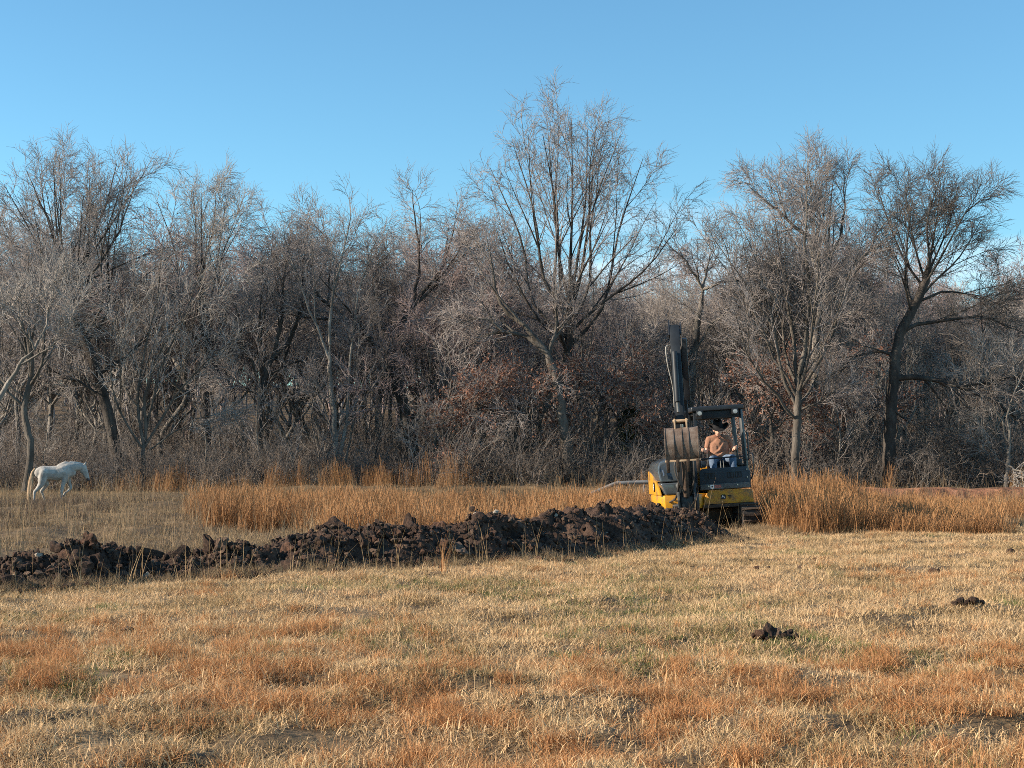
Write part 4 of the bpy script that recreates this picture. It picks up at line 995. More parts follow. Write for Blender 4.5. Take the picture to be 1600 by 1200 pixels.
tree('bare_tree', 'pale barked crooked tree, right one of the pair right of the excavator', 63,
     [(1262, 772), (1261, 700), (1270, 620), (1275, 540), (1281, 460), (1273, 405), (1262, 362)], 0.22, 0.12,
     [([(1264, 368), (1230, 330), (1200, 300), (1160, 262)], 0.09), ([(1280, 462), (1300, 400), (1318, 345), (1322, 240)], 0.11), ([(1281, 470), (1310, 440), (1345, 395), (1385, 320)], 0.09), ([(1268, 390), (1280, 330), (1270, 270), (1262, 228)], 0.08), ([(1276, 520), (1320, 490), (1370, 480)], 0.07), ([(1270, 620), (1300, 590), (1345, 575)], 0.05), ([(1266, 660), (1290, 605), (1325, 603)], 0.04)],
     vase=dict(n=4, W=3.1, Hh=3.2, low=0.35), hab='oak', bark_m='bark_pale', twig_m='twig_grey', seed=14)
tree('bare_tree', 'dark trunked tree with feathery round crown and long drooping right limb', 61,
     [(1385, 775), (1389, 705), (1392, 640), (1397, 580), (1405, 525), (1430, 475), (1447, 435), (1454, 405)], 0.27, 0.15,
     [([(1396, 592), (1440, 588), (1490, 602), (1545, 628), (1605, 668)], 0.13), ([(1408, 522), (1460, 500), (1530, 495), (1600, 520)], 0.09), ([(1400, 560), (1370, 545), (1335, 560), (1300, 590)], 0.08), ([(1432, 472), (1480, 455), (1540, 465), (1590, 490)], 0.06), ([(1490, 602), (1530, 600), (1580, 590), (1620, 600)], 0.06), ([(1393, 640), (1420, 660), (1450, 690)], 0.05), ([(1440, 588), (1480, 640), (1520, 700), (1560, 730)], 0.05)],
     vase=dict(n=9, W=3.2, Hh=4.2, low=0.25), hab='fan', bark_m='bark_dark', twig_m='twig_dark', seed=15)
tree('bare_tree', 'pale forked tree with level limb behind the excavator boom', 72,
     [(1072, 764), (1076, 680), (1080, 600), (1088, 520), (1098, 452)], 0.22, 0.14,
     [([(1098, 450), (1135, 441), (1175, 446), (1200, 440)], 0.08), ([(1098, 455), (1082, 425), (1060, 400), (1035, 372)], 0.08), ([(1084, 555), (1108, 510), (1150, 478), (1170, 470)], 0.07), ([(1098, 452), (1110, 400), (1120, 360)], 0.07), ([(1080, 600), (1055, 560), (1030, 540)], 0.06)],
     hab='oak', bark_m='bark_pale', twig_m='twig_grey', seed=16)
tree('bare_tree', 'large leaning tree with wide crown above the horse', 64,
     [(192, 762), (178, 690), (162, 620), (142, 555), (116, 492), (110, 455)], 0.27, 0.17,
     [([(112, 480), (92, 400), (72, 330), (35, 232)], 0.11), ([(112, 465), (130, 385), (150, 300), (165, 212)], 0.11), ([(112, 485), (60, 420), (10, 365), (-40, 330)], 0.09), ([(150, 585), (195, 555), (240, 500), (275, 430)], 0.08), ([(114, 470), (150, 420), (190, 350), (212, 260)], 0.08), ([(162, 620), (110, 590), (60, 575)], 0.07)],
     vase=dict(n=6, W=3.4, Hh=6.4, low=0.3, droop=0.35), hab='vase', bark_m='bark_dark', twig_m='twig_grey', seed=17)
tree('bare_tree', 'dark straight trunk with tall pale crown, third of the wood from the left', 70,
     [(322, 764), (322, 680), (320, 600), (322, 540), (312, 470), (318, 400)], 0.25, 0.13, [([(322, 600), (350, 540), (380, 470)], 0.06)],
     vase=dict(n=7, W=2.9, Hh=3.9, low=0.5), hab='slim', bark_m='bark_dark', twig_m='twig_pale', seed=18)
tree('bare_tree', 'straight dark trunk forking low, left of the slender grey clump', 66,
     [(404, 764), (404, 690), (408, 620), (416, 580), (430, 550)], 0.21, 0.13,
     [([(410, 610), (398, 570), (385, 530), (378, 470)], 0.08), ([(430, 550), (440, 500), (440, 440), (425, 370)], 0.09), ([(428, 555), (460, 520), (470, 440), (480, 320)], 0.09), ([(408, 620), (370, 600), (340, 590)], 0.05), ([(414, 590), (455, 565), (500, 560)], 0.05)],
     vase=dict(n=4, W=2.4, Hh=6.4, low=0.3), hab='oak', bark_m='bark_dark', twig_m='twig_grey', seed=19)
tree('bare_tree', 'clump of slender grey stems rising from one foot, mid wood', 64,
     [(528, 762), (524, 680), (517, 600), (515, 540)], 0.13, 0.09,
     [([(515, 540), (520, 460), (540, 380), (545, 285)], 0.075), ([(531, 755), (540, 660), (546, 560), (560, 450), (592, 350)], 0.09), ([(533, 755), (553, 660), (551, 560), (530, 480)], 0.07), ([(516, 570), (490, 500), (460, 420), (440, 330)], 0.06), ([(525, 690), (500, 620), (470, 580)], 0.045)],
     hab='slim', bark_m='bark_pale', twig_m='twig_grey', seed=20)
tree('bare_tree', 'thick old dark trunk leaning left, forking into two heavy limbs', 67,
     [(655, 764), (648, 720), (638, 670), (628, 625), (612, 580), (600, 555)], 0.30, 0.21,
     [([(600, 558), (578, 530), (545, 500), (512, 472), (492, 448), (470, 400)], 0.16), ([(604, 562), (622, 518), (648, 470), (668, 445), (692, 410), (700, 340)], 0.16), ([(636, 655), (662, 636), (695, 612), (730, 590)], 0.12), ([(648, 470), (655, 400), (650, 330), (645, 268)], 0.08), ([(545, 500), (500, 500), (455, 495)], 0.07), ([(668, 445), (700, 420), (735, 350)], 0.06), ([(512, 472), (515, 400), (500, 320)], 0.06)],
     hab='oak', bark_m='bark_dark', twig_m='twig_grey', seed=21)
tree('bare_tree', 'white barked sapling leaning in from the left edge', 46,
     [(-70, 800), (-45, 710), (-5, 630), (28, 575), (52, 548)], 0.10, 0.06,
     [([(52, 548), (66, 510), (62, 470), (72, 430)], 0.045), ([(30, 574), (80, 545), (110, 505), (125, 470)], 0.04), ([(50, 550), (40, 510), (50, 470)], 0.035)],
     hab='slim', bark_m='bark_pale', twig_m='twig_pale', seed=22)
tree('bare_tree', 'many stemmed shrubby tree fanning to the right behind the horse', 61,
     [(222, 760), (224, 720), (226, 690)], 0.12, 0.10,
     [([(226, 690), (232, 600), (270, 520), (335, 440)], 0.07), ([(225, 695), (215, 600), (238, 490), (250, 380)], 0.07), ([(226, 700), (290, 600), (350, 545), (392, 520)], 0.06), ([(226, 700), (240, 600), (290, 480), (320, 380)], 0.06), ([(224, 705), (190, 640), (180, 560), (200, 470)], 0.05), ([(226, 710), (290, 660), (350, 640)], 0.04)],
     hab='slim', bark_m='bark_grey', twig_m='twig_pale', seed=23)
tree('bare_tree', 'small tree with pale bent stems at the right edge of the wood', 60,
     [(1570, 772), (1574, 735), (1578, 690)], 0.09, 0.07,
     [([(1578, 690), (1576, 640), (1590, 590), (1605, 540)], 0.05), ([(1578, 695), (1560, 640), (1545, 590), (1540, 540)], 0.045), ([(1575, 725), (1590, 735), (1615, 728)], 0.04), ([(1574, 735), (1550, 700), (1540, 660)], 0.035)],
     hab='slim', bark_m='bark_pale', twig_m='twig_pale', seed=24)
tree('bare_tree', 'small dark forked tree under the long drooping limb at right', 66,
     [(1526, 768), (1528, 720), (1525, 680)], 0.12, 0.09,
     [([(1525, 680), (1505, 620), (1500, 560), (1490, 480)], 0.06), ([(1526, 690), (1545, 630), (1560, 560), (1575, 450)], 0.06), ([(1525, 682), (1525, 600), (1530, 520), (1520, 440)], 0.06)],
     hab='oak', bark_m='bark_dark', twig_m='twig_dark', seed=25)
tree('bare_tree', 'low bushy tree with reddish twig haze before the thick leaning trunk', 64,
     [(672, 764), (676, 720), (682, 680), (690, 640)], 0.10, 0.08,
     [([(690, 640), (660, 590), (620, 560), (590, 560)], 0.05), ([(690, 640), (695, 570), (700, 500), (705, 440)], 0.06), ([(688, 650), (730, 600), (760, 560), (780, 520)], 0.05), ([(684, 670), (650, 640), (610, 630), (570, 640)], 0.045), ([(690, 645), (670, 560), (650, 500), (640, 470)], 0.05), ([(686, 660), (740, 640), (790, 610)], 0.045), ([(690, 640), (740, 540), (765, 470)], 0.05)],
     hab='fine', bark_m='bark_grey', twig_m='twig_red', seed=26)
tree('bare_tree', 'thin grey tree between thick leaning trunk and tallest tree', 70,
     [(752, 764), (750, 690), (742, 610), (738, 540), (742, 470)], 0.14, 0.09, [([(742, 600), (715, 540), (700, 470)], 0.05)],
     vase=dict(n=6, W=2.5, Hh=3.8, low=0.5), hab='vase', bark_m='bark_grey', twig_m='twig_red', seed=27)
tree('bare_tree', 'crooked tree at far left behind the white barked sapling', 60,
     [(40, 764), (48, 700), (38, 640), (50, 580), (42, 520)], 0.15, 0.10, [([(46, 590), (80, 540), (95, 480)], 0.05), ([(40, 630), (0, 590), (-30, 560)], 0.05)],
     vase=dict(n=6, W=2.6, Hh=4.4, low=0.5), hab='oak', bark_m='bark_grey', twig_m='twig_grey', seed=28)

# ---- young oaks that kept their dead leaves, and a cedar
tree('oak_tree', 'low spreading oak with russet leaves left of the tallest trunk', 62.5,
     [(806, 768), (808, 735), (806, 700), (806, 665)], 0.12, 0.08,
     [([(806, 700), (770, 680), (735, 690), (705, 715)], 0.05), ([(806, 690), (780, 650), (740, 630), (715, 640)], 0.05), ([(806, 670), (830, 630), (850, 600), (870, 600)], 0.05), ([(806, 665), (800, 630), (790, 600), (780, 590)], 0.05), ([(806, 705), (840, 690), (870, 690)], 0.045), ([(807, 720), (770, 720), (735, 735), (700, 742)], 0.045), ([(806, 665), (765, 625), (745, 600)], 0.045)],
     hab='fine', bark_m='bark_dark', twig_m='twig_grey', seed=31, leaves=5200, group='young oaks holding dead leaves')
tree('oak_tree', 'oak with sparse dark russet leaves between the tallest trunk and excavator', 64,
     [(948, 768), (946, 730), (945, 690), (946, 650)], 0.11, 0.08,
     [([(946, 690), (910, 660), (890, 630), (880, 600)], 0.05), ([(946, 680), (980, 650), (1015, 640), (1040, 650)], 0.05), ([(946, 655), (955, 610), (970, 580), (990, 560)], 0.05), ([(946, 650), (930, 600), (920, 570)], 0.05), ([(946, 705), (985, 690), (1020, 700)], 0.04)],
     hab='fine', bark_m='bark_dark', twig_m='twig_grey', seed=32, leaves=2800, group='young oaks holding dead leaves')
tree('oak_tree', 'russet leaved oak just right of the excavator canopy', 62,
     [(1205, 768), (1204, 730), (1206, 690), (1205, 650)], 0.11, 0.08,
     [([(1206, 690), (1175, 670), (1150, 680)], 0.05), ([(1206, 680), (1235, 650), (1260, 640)], 0.05), ([(1205, 655), (1190, 610), (1170, 590)], 0.05), ([(1205, 650), (1220, 600), (1240, 570)], 0.05), ([(1205, 715), (1180, 715), (1160, 730)], 0.04), ([(1205, 705), (1230, 700), (1255, 710)], 0.04)],
     hab='fine', bark_m='bark_dark', twig_m='twig_grey', seed=33, leaves=4200, group='young oaks holding dead leaves')
tree('oak_tree', 'russet leaved oak between the pale barked and dark trunked trees', 65,
     [(1325, 768), (1322, 720), (1320, 670), (1322, 620)], 0.11, 0.08,
     [([(1322, 680), (1290, 650), (1270, 620)], 0.05), ([(1321, 670), (1350, 640), (1385, 640)], 0.05), ([(1322, 630), (1300, 590), (1285, 560)], 0.05), ([(1322, 620), (1340, 580), (1365, 560)], 0.05), ([(1322, 710), (1290, 700), (1275, 710)], 0.04)],
     hab='fine', bark_m='bark_dark', twig_m='twig_grey', seed=34, leaves=3000, group='young oaks holding dead leaves')
def cedar(px, d, topy, wpx, label, seed):
    rng = np.random.default_rng(seed)
    b = P(px, 760, d); base = np.array([b[0], d, hz(b[0], d) - 0.05]); top = P(px, topy, d)[2]; Hc = top - base[2]; W = wpx * d / FPX
    root = empty('cedar_tree', tuple(base)); tag(root, label, 'tree')
    A = Acc(); A.add(*tubes(np.array([[[0, 0, 0], [0.02, 0, Hc * 0.5], [0, 0, Hc]]]), np.array([[0.07, 0.05, 0.01]]), 8)); ob('trunk', A.mesh('trunk', M['bark_dark']), root)
    n = 260; t = rng.random(n) ** 0.8; ph = rng.random(n) * 6.283
    L = W * (1 - t) ** 0.7 * rng.uniform(0.5, 1.1, n) + 0.08
    st = np.stack([0 * t, 0 * t, Hc * (0.06 + 0.92 * t)], 1); dr = np.stack([np.cos(ph), np.sin(ph), 0.35 + 0 * t], 1)
    dr /= np.linalg.norm(dr, axis=1, keepdims=True)
    p, r = grow(rng, st, dr, L, 0.012 + 0 * L, 3, 0.1, 0.05)
    A = Acc(); A.add(*tubes(p, r, 3)); ob('branches', A.mesh('branches', M['bark_dark']), root)
    q = p[:, 1:, :].reshape(-1, 3); tw = np.stack([q, q + rng.normal(0, 0.07, q.shape), q + rng.normal(0, 0.12, q.shape)], 1)
    leaf_cloud(rng, tw, 6500, root, 0.05, 'cedar')
cedar(985, 65, 632, 40, 'dark green cedar behind the pipe rail left of the excavator', 3)
cedar(1018, 67, 660, 26, 'smaller dark cedar close behind the excavator hood', 4)

# ---- the wood behind, from a few kinds of tree copied and turned
def kind_meshes(seed, Hh, hab, bm, tm, forks):
    rng = np.random.default_rng(seed)
    th = Hh * rng.uniform(0.34, 0.5)
    tp = np.array(bez([(0, 0, -0.3), (rng.normal(0, 0.15), rng.normal(0, 0.15), th * 0.35), (rng.normal(0, 0.35), rng.normal(0, 0.3), th * 0.7), (rng.normal(0, 0.5), rng.normal(0, 0.4), th)], 5))
    rr = np.linspace(0.075 + 0.004 * Hh, 0.085, len(tp)); rr[0] *= 1.3
    A = Acc(); A.add(*tubes(tp[None], rr[None], 7))
    lp = vase_limbs(rng, tp[-1], tp, forks, W=Hh * rng.uniform(0.2, 0.28), Hh=Hh - th, low=0.40, D=1.0)
    lp = resample(lp, 8) ; lr = np.array([np.linspace(rng.uniform(0.045, 0.085), 0.010, 8) for _ in lp])
    lp, lr = fork(rng, lp, lr, HAB[hab])
    A.add(*tubes(lp, lr, 5))
    t = A.mesh('trunk', M[bm])
    B = Acc(); foliate(rng, B, lp, lr * 0.8, HAB[hab])
    return t, B.mesh('crown', M[tm])
KINDS = [kind_meshes(50, 12.5, 'k_vase', 'bark_wood', 'twig_grey', 7), kind_meshes(51, 13.5, 'k_oak', 'bark_wood', 'twig_grey', 7), kind_meshes(52, 11.5, 'k_oak', 'bark_wood', 'twig_dark', 7),
         kind_meshes(53, 13.0, 'k_slim', 'bark_pale', 'twig_pale', 7), kind_meshes(54, 11.0, 'k_oak', 'bark_wood', 'twig_grey', 6), kind_meshes(55, 10.0, 'fine', 'bark_wood', 'twig_red', 5)]
wr = np.random.default_rng(77)
placed = []
LOOK = ['grey vase shaped tree', 'grey twigged dark trunked tree', 'dark twigged crooked tree', 'slim pale tree', 'bushy grey tree', 'bushy red twigged tree']
MARKS = [(-60, 'the white barked sapling'), (110, 'the leaning tree above the horse'), (225, 'the fanning shrubby tree'), (322, 'the straight dark trunk'), (408, 'the low forking dark trunk'), (530, 'the slender grey clump'), (640, 'the thick old leaning trunk'), (750, 'the low russet oak'), (888, 'the tallest tree'), (960, 'the cedars'), (1080, 'the excavator boom'), (1180, 'the excavator canopy'), (1255, 'the pair right of the excavator'), (1325, 'the oak beside the pale trunk'), (1395, 'the dark trunked tree'), (1526, 'the drooping limb at right'), (1620, 'the pale stems at right')]
SKY_PX = [-80, 0, 100, 230, 300, 400, 450, 560, 650, 720, 760, 860, 1000, 1060, 1110, 1140, 1200, 1330, 1400, 1480, 1560, 1700]
SKY_PY = [300, 290, 285, 320, 300, 335, 315, 300, 290, 325, 355, 365, 385, 385, 395, 335, 310, 310, 360, 420, 440, 440]
KH = [(t.vertices[0].co.z, max(v.co.z for v in c.vertices)) for t, c in KINDS]
for row, (d0, d1, nrow) in enumerate(((68, 75, 31), (75, 84, 34), (84, 94, 30))):
    for k in range(nrow):
        d = wr.uniform(d0, d1); px = -70 + (k + wr.uniform(0.05, 0.95)) / nrow * 1740
        x = (px - 800) / FPX * d; y = d
        q = int(wr.integers(0, 6))
        want = P(px, np.interp(px, SKY_PX, SKY_PY) + 100 * wr.random() ** 1.3, d)[2] - hz(x, y)
        s = min(max(want / KH[q][1], 0.45), 1.45)
        rt = empty('bare_tree', (x, y, hz(x, y) - 0.05), (0, 0, wr.uniform(0, 6.28))); rt.scale = (s, s, s)
        mk = min(MARKS, key=lambda m: abs(m[0] - px))[1]
        tag(rt, LOOK[q] + (' close behind ', ' in the wood behind ', ' deep in the wood behind ')[row] + mk, 'tree', 'leafless trees inside the wood')
        ob('trunk', KINDS[q][0], rt); ob('crown', KINDS[q][1], rt)

# thin saplings between the trees
def sapling_meshes(seed, Hh, bm, tm):
    rng = np.random.default_rng(seed)
    tp = np.array(bez([(0, 0, -0.2), (rng.normal(0, 0.2), rng.normal(0, 0.2), Hh * 0.35), (rng.normal(0, 0.4), rng.normal(0, 0.4), Hh * 0.7), (rng.normal(0, 0.7), rng.normal(0, 0.6), Hh)], 5))
    A = Acc(); rr = np.linspace(0.055, 0.012, len(tp)); A.add(*tubes(tp[None], rr[None], 6))
    lp = resample([tp], 10); lr = np.linspace(0.055, 0.012, 10)[None]
    B = Acc(); foliate(rng, B, lp, lr, dict(n=(16, 5, 3), a2=46, l2=0.30, l3=0.5, w=0.06, trop=0.05, max2=2.2, rt=0.008, t0=0.2))
    return A.mesh('trunk', M[bm]), B.mesh('crown', M[tm])
SAP = [sapling_meshes(90, 7.0, 'bark_pale', 'twig_grey'), sapling_meshes(91, 6.0, 'bark_grey', 'twig_grey'), sapling_meshes(92, 8.0, 'bark_dark', 'twig_dark'), sapling_meshes(93, 5.0, 'bark_pale', 'twig_pale')]
SLOOK = ['tall thin pale sapling', 'thin grey sapling', 'tall dark sapling', 'short pale sapling']
for k in range(46):
    d = wr.uniform(60.5, 72); px = -50 + (k + wr.random()) / 46 * 1700; x = (px - 800) / FPX * d; q = int(wr.integers(0, 4)); s = wr.uniform(0.6, 1.1)
    rt = empty('sapling', (x, d, hz(x, d) - 0.05), (wr.normal(0, 0.07), wr.normal(0, 0.07), wr.uniform(0, 6.28))); rt.scale = (s, s, s)
    mk = min(MARKS, key=lambda m: abs(m[0] - px))[1]
    tag(rt, SLOOK[q] + (' just before ' if d < 64 else ' just behind ') + mk, 'sapling', 'saplings along the edge of the wood')
    ob('trunk', SAP[q][0], rt); ob('crown', SAP[q][1], rt)

# distant wood on the rise, one mass
FAR = [kind_meshes(70 + k, 12.0 + k % 3, 'far', 'bark_grey', ('twig_grey', 'twig_dark', 'twig_red', 'twig_pale')[k], 8) for k in range(4)]
def joined_kind(k):
    t, c = FAR[k]
    b = bmesh.new(); b.from_mesh(t); b.from_mesh(c)
    me = bpy.data.meshes.new('far_tree'); b.to_mesh(me); b.free()
    me.materials.append(c.materials[0])
    return proto('far_tree', me)
dw = []
for k in range(900):
    d = 92 + 230 * wr.random() ** 1.3; x = wr.uniform(-0.52, 0.52) * d
    if x < -4 and d < 132 and wr.random() < 0.6: continue                    # open straw field glimpsed through the trees on the left
    dw.append((x, d, hz(x, d) - 0.1))
dw = np.array(dw)
sc3 = wr.uniform(0.75, 1.1, len(dw))
o = scatter('distant_wood', dw, [joined_kind(k) for k in range(4)], np.stack([0 * sc3, 0 * sc3, wr.uniform(0, 6.28, len(dw))], 1), sc3, wr.integers(0, 4, len(dw)))
tag(o, 'far leafless wood covering the rise behind the near trees', 'wood', kind='stuff')

# undergrowth: tangled leafless brush below the trees
def brush(seed, Hh, n, tm):
    rng = np.random.default_rng(seed)
    st = np.concatenate([rng.normal(0, 0.35, (n, 2)), np.full((n, 1), -0.05)], 1)
    dr = np.concatenate([rng.normal(0, 0.45, (n, 2)), np.ones((n, 1))], 1); dr /= np.linalg.norm(dr, axis=1, keepdims=True)
    p, r = grow(rng, st, dr, Hh * rng.uniform(0.5, 1.1, n), rng.uniform(0.010, 0.024, n), 6, 0.14, -0.01)
    B = Acc(); B.add(*tubes(p, r, 4))
    a, b, c, e = sprout(rng, p, r, 7, 0.2, 1, R(45), 0.25, 0.42, 0.6, 0.008)
    p2, r2 = grow(rng, a, b, np.clip(c, 0.2, 1.6), e, 4, 0.15, 0.0); B.add(*tubes(p2, r2, 3))
    a, b, c, e = sprout(rng, p2, r2, 5, 0.15, 1, R(45), 0.25, 0.5, 0.65, 0.0062)
    p3, r3 = grow(rng, a, b, np.clip(c, 0.15, 0.8), e, 2, 0.12, 0.0); B.add(*tubes(p3, r3, 3))
    return proto('brush', B.mesh('brush', M[tm]))
BR = [brush(60, 3.2, 14, 'brush'), brush(61, 2.4, 18, 'twig_dark'), brush(62, 4.2, 11, 'twig_dark'), brush(63, 1.9, 22, 'brush'), brush(64, 3.0, 14, 'brush')]
nb = 1500
bd_ = 60.2 + 46 * wr.random(nb) ** 1.2; bx_ = wr.uniform(-0.43, 0.43, nb) * bd_
bp_ = np.stack([bx_, bd_, height(bx_, bd_)], 1)
o = scatter('undergrowth', bp_, BR, np.stack([0 * bd_, 0 * bd_, wr.uniform(0, 6.28, nb)], 1), wr.uniform(0.40, 1.0, nb) * (1 + 0.35 * sstep(66, 80, bd_)), wr.integers(0, 5, nb))
tag(o, 'tangled leafless brush filling the foot of the wood', 'brush', kind='stuff')

# ================================================================== PIPE RAIL
M['pipe'] = noise_mat('weathered_pipe', [(0.3, (0.12, 0.115, 0.11)), (0.7, (0.24, 0.23, 0.22))], 4, 0.6, metal=0.2)
PD = 44.0
pr = P(965, 790, PD)
rail = empty('pipe_rail', (pr[0], PD, hz(pr[0], PD)))
tag(rail, 'bent grey pipe rail in the tall grass left of the excavator', 'pipe rail')
lo = lambda px, py, dd=0: tuple(P(px, py, PD + dd) - np.array(rail.location))
MB().tube(bez([lo(908, 779, -0.2), lo(930, 769), lo(962, 755.5), lo(972, 754.5), lo(1000, 753.5), lo(1050, 752.5)], 6), 0.055, 10).build('rail', M['pipe'], rail)
for px, py in ((964, 757), (1006, 755)):
    a = Vector(lo(px, py)); MB().tube([a, (a.x, a.y, -0.2)], 0.035, 8).build('post', M['pipe'], rail)

# ================================================================== GRASS
def blades(seed, n, rad, h0, h1, w, lean, curl, segs=2, tipw=0.15):
    """a tuft of n bent blades; returns verts, faces, tint"""
    rng = np.random.default_rng(seed)
    b = rng.normal(0, rad, (n, 2)); az = rng.random(n) * 6.283
    h = rng.uniform(h0, h1, n); ln = np.abs(rng.normal(lean, lean * 0.6, n))
    out = np.stack([np.cos(az), np.sin(az)], 1)
    fa = rng.random(n) * 6.283; side = np.stack([np.cos(fa), np.sin(fa)], 1)
    V = np.zeros((n, segs + 1, 2, 3)); tint = np.repeat(rng.random(n), (segs + 1) * 2)
    for k in range(segs + 1):
        t = k / segs
        c = b + out * (h * ln * t ** (1 + curl))[:, None]
        z = h * (t - 0.35 * ln * t ** 2) - 0.01
        wd = w * (1 - (1 - tipw) * t) * 0.5
        for s in (0, 1):
            V[:, k, s, :2] = c + side * wd * (1 if s else -1); V[:, k, s, 2] = z
    bs = (np.arange(n) * (segs + 1) * 2)[:, None]; k = (np.arange(segs) * 2)[None]
    F = np.stack(np.broadcast_arrays(bs + k, bs + k + 1, bs + k + 3, bs + k + 2), -1).reshape(-1, 4)
    return V.reshape(-1, 3), F, tint

def tuft(name, mat, *a, **kw):
    V, F, t = blades(*a, **kw)
    return proto(name, mesh_np(name, V, [F], M[mat], True, {'tint': t}))

gr = np.random.default_rng(99)
def field_points(n, d0, d1, power=1.0, half=0.375, extra=1.3):
    """random points on the field between two distances, spread over the seen wedge"""
    u = gr.random(n); d = (d0 ** (1 + power) + u * (d1 ** (1 + power) - d0 ** (1 + power))) ** (1 / (1 + power))
    x = gr.uniform(-1, 1, n) * (half * d + extra)
    return x, d
# front foot of the pile and the edge of the tall grass bound the mown field
foot_x, foot_y = bxw, bd
def field_far(x):
    return np.interp(x, np.concatenate([foot_x, [4.2, 6.0, 9.0, 12.0]]), np.concatenate([foot_y + 0.12, [30.8, 30.8, 31.5, 34]]))
def spread(name, label, x, d, protos, smin, smax, cat='grass', tilt=0.12, zoff=0.0, hscale=None):
    n = len(x)
    p = np.stack([x, d, height(x, d) + zoff], 1)
    s = gr.uniform(smin, smax, n); s3 = np.stack([s, s, s * (1 if hscale is None else hscale)], 1)
    rot = np.stack([gr.normal(0, tilt, n), gr.normal(0, tilt, n), gr.uniform(0, 6.28, n)], 1)
    o = scatter(name, p, protos, rot, s3, gr.integers(0, len(protos), n))
    return tag(o, label, cat, kind='stuff')

T_lawn = [tuft('straw_tuft', 'lawn', 300 + k, 24, 0.055, 0.022, 0.085, 0.0072, 0.95, 0.5) for k in range(7)]
x, d = field_points(94000, 7.0, 33, 0.6)
keep = (d < field_far(x) + 0.05) & (gr.random(len(x)) < 0.30 + 0.70 * sstep(0.36, 0.56, fbm(x * 3.2, d * 2.2, 77, 2)))
spread('mown_grass', 'short straw coloured grass covering the mown field', x[keep], d[keep], T_lawn, 0.75, 1.35)
# longer loose straw in bunches
T_ls = [tuft('long_straw', 'lawn', 310 + k, 18, 0.05, 0.07, 0.17, 0.0068, 1.1, 0.6, segs=3) for k in range(5)]
x, d = field_points(20000, 7.0, 24, 0.7)
cl2 = fbm(x * 1.9 + 31, d * 1.4, 79, 2)
keep = (gr.random(len(x)) < sstep(0.48, 0.66, cl2) * (0.25 + 0.5 * sstep(17, 10, d))) & (d < field_far(x) - 0.2)
spread('loose_straw', 'longer bent straw in bunches over the near field', x[keep], d[keep], T_ls, 0.6, 1.1)
# russet bunch grass: scattered bunches everywhere, closing up in patches near the camera
T_or = [tuft('orange_tuft', 'orange', 330 + k, 52, 0.05, 0.06, 0.17, 0.0056, 0.8, 0.7, segs=3) for k in range(5)]
x, d = field_points(66000, 7.0, 30, 0.8)
near = sstep(15.5, 9.5, d)
pn = fbm(x * 0.55 + 3, d * 0.36, 71, 4)
cl = fbm(x * 4.2 + 1, d * 3.0, 73, 2)
dens = (0.08 + 0.10 * near + 0.80 * sstep(0.56 - 0.20 * near, 0.70 - 0.20 * near, pn)) * sstep(0.47, 0.58, cl) * (0.30 + 0.60 * near)
keep = (gr.random(len(x)) < dens) & (d < field_far(x) - 0.2)
spread('orange_bunch_grass', 'russet bunch grass growing in patches over the near field', x[keep], d[keep], T_or, 0.55, 1.1, hscale=0.45 + 2.4 * np.clip(cl[keep] - 0.44, 0, 0.3) * gr.uniform(0.7, 1.2, keep.sum()))
T_gr = [tuft('green_tuft', 'green', 350 + k, 30, 0.06, 0.03, 0.09, 0.005, 0.7, 0.6) for k in range(3)]
x, d = field_points(16000, 7.0, 29, 0.7)
keep = (fbm(x * 0.9 + 13, d * 0.5, 83, 3) > 0.63 - 0.06 * sstep(0, -3, x) * sstep(13, 15, d)) & (d < field_far(x) - 0.1)
spread('green_grass', 'scattered green winter grass low among the straw', x[keep], d[keep], T_gr, 0.7, 1.2)
T_st = [tuft('seed_stalk', 'lawn', 360 + k, 3, 0.03, 0.16, 0.34, 0.0032, 0.3, 0.9, segs=3) for k in range(4)]
x, d = field_points(900, 7.2, 26, 0.9)
keep = d < field_far(x) - 0.1
spread('seed_stalks', 'thin dry seed stalks standing above the mown grass', x[keep], d[keep], T_st, 0.6, 1.2)
# taller weeds along the foot of the pile and the tall grass
T_wd = [tuft('weed_tuft', 'weed', 370 + k, 22, 0.06, 0.08, 0.28, 0.006, 0.5, 0.7, segs=3) for k in range(4)]
n = 800; k = gr.integers(10, NS - 10, n); of = gr.normal(-1.06, 0.10, n)
x, d = cx[k] + nrm[0] * HALF * of, cy[k] + nrm[1] * HALF * of
x2 = gr.uniform(4.6, 13, 2600); d2 = np.interp(x2, [4.2, 6, 9, 12], [30.8, 30.8, 31.5, 34]) + gr.normal(-0.3, 0.5, 2600)
spread('weeds', 'ragged dry weeds along the foot of the pile and tall grass', np.concatenate([x, x2]), np.concatenate([d, d2]), T_wd, 0.4, 0.9)
T_lg = [tuft('long_stem', 'lawn', 380 + k, 3, 0.04, 0.35, 0.85, 0.0055, 0.35, 0.8, segs=4) for k in range(4)]
k = gr.integers(10, NS - 10, 90); of = gr.normal(-1.15, 0.10, 90)
spread('long_grass_stems', 'long bent grass stems standing before the dirt pile', cx[k] + nrm[0] * HALF * of, cy[k] + nrm[1] * HALF * of, T_lg, 0.5, 1.1)
# one russet tuft in front of the pile
c = P(694, 898, 19.8)
V, F, t = blades(401, 34, 0.035, 0.25, 0.62, 0.006, 0.22, 0.9, segs=4)
tf = ob('grass_tuft', mesh_np('grass_tuft', V, [F], M['orange'], True, {'tint': t}), None, (c[0], 19.8, hz(c[0], 19.8)))
tag(tf, 'tall russet grass tuft leaning in front of the middle of the dirt pile', 'grass tuft')

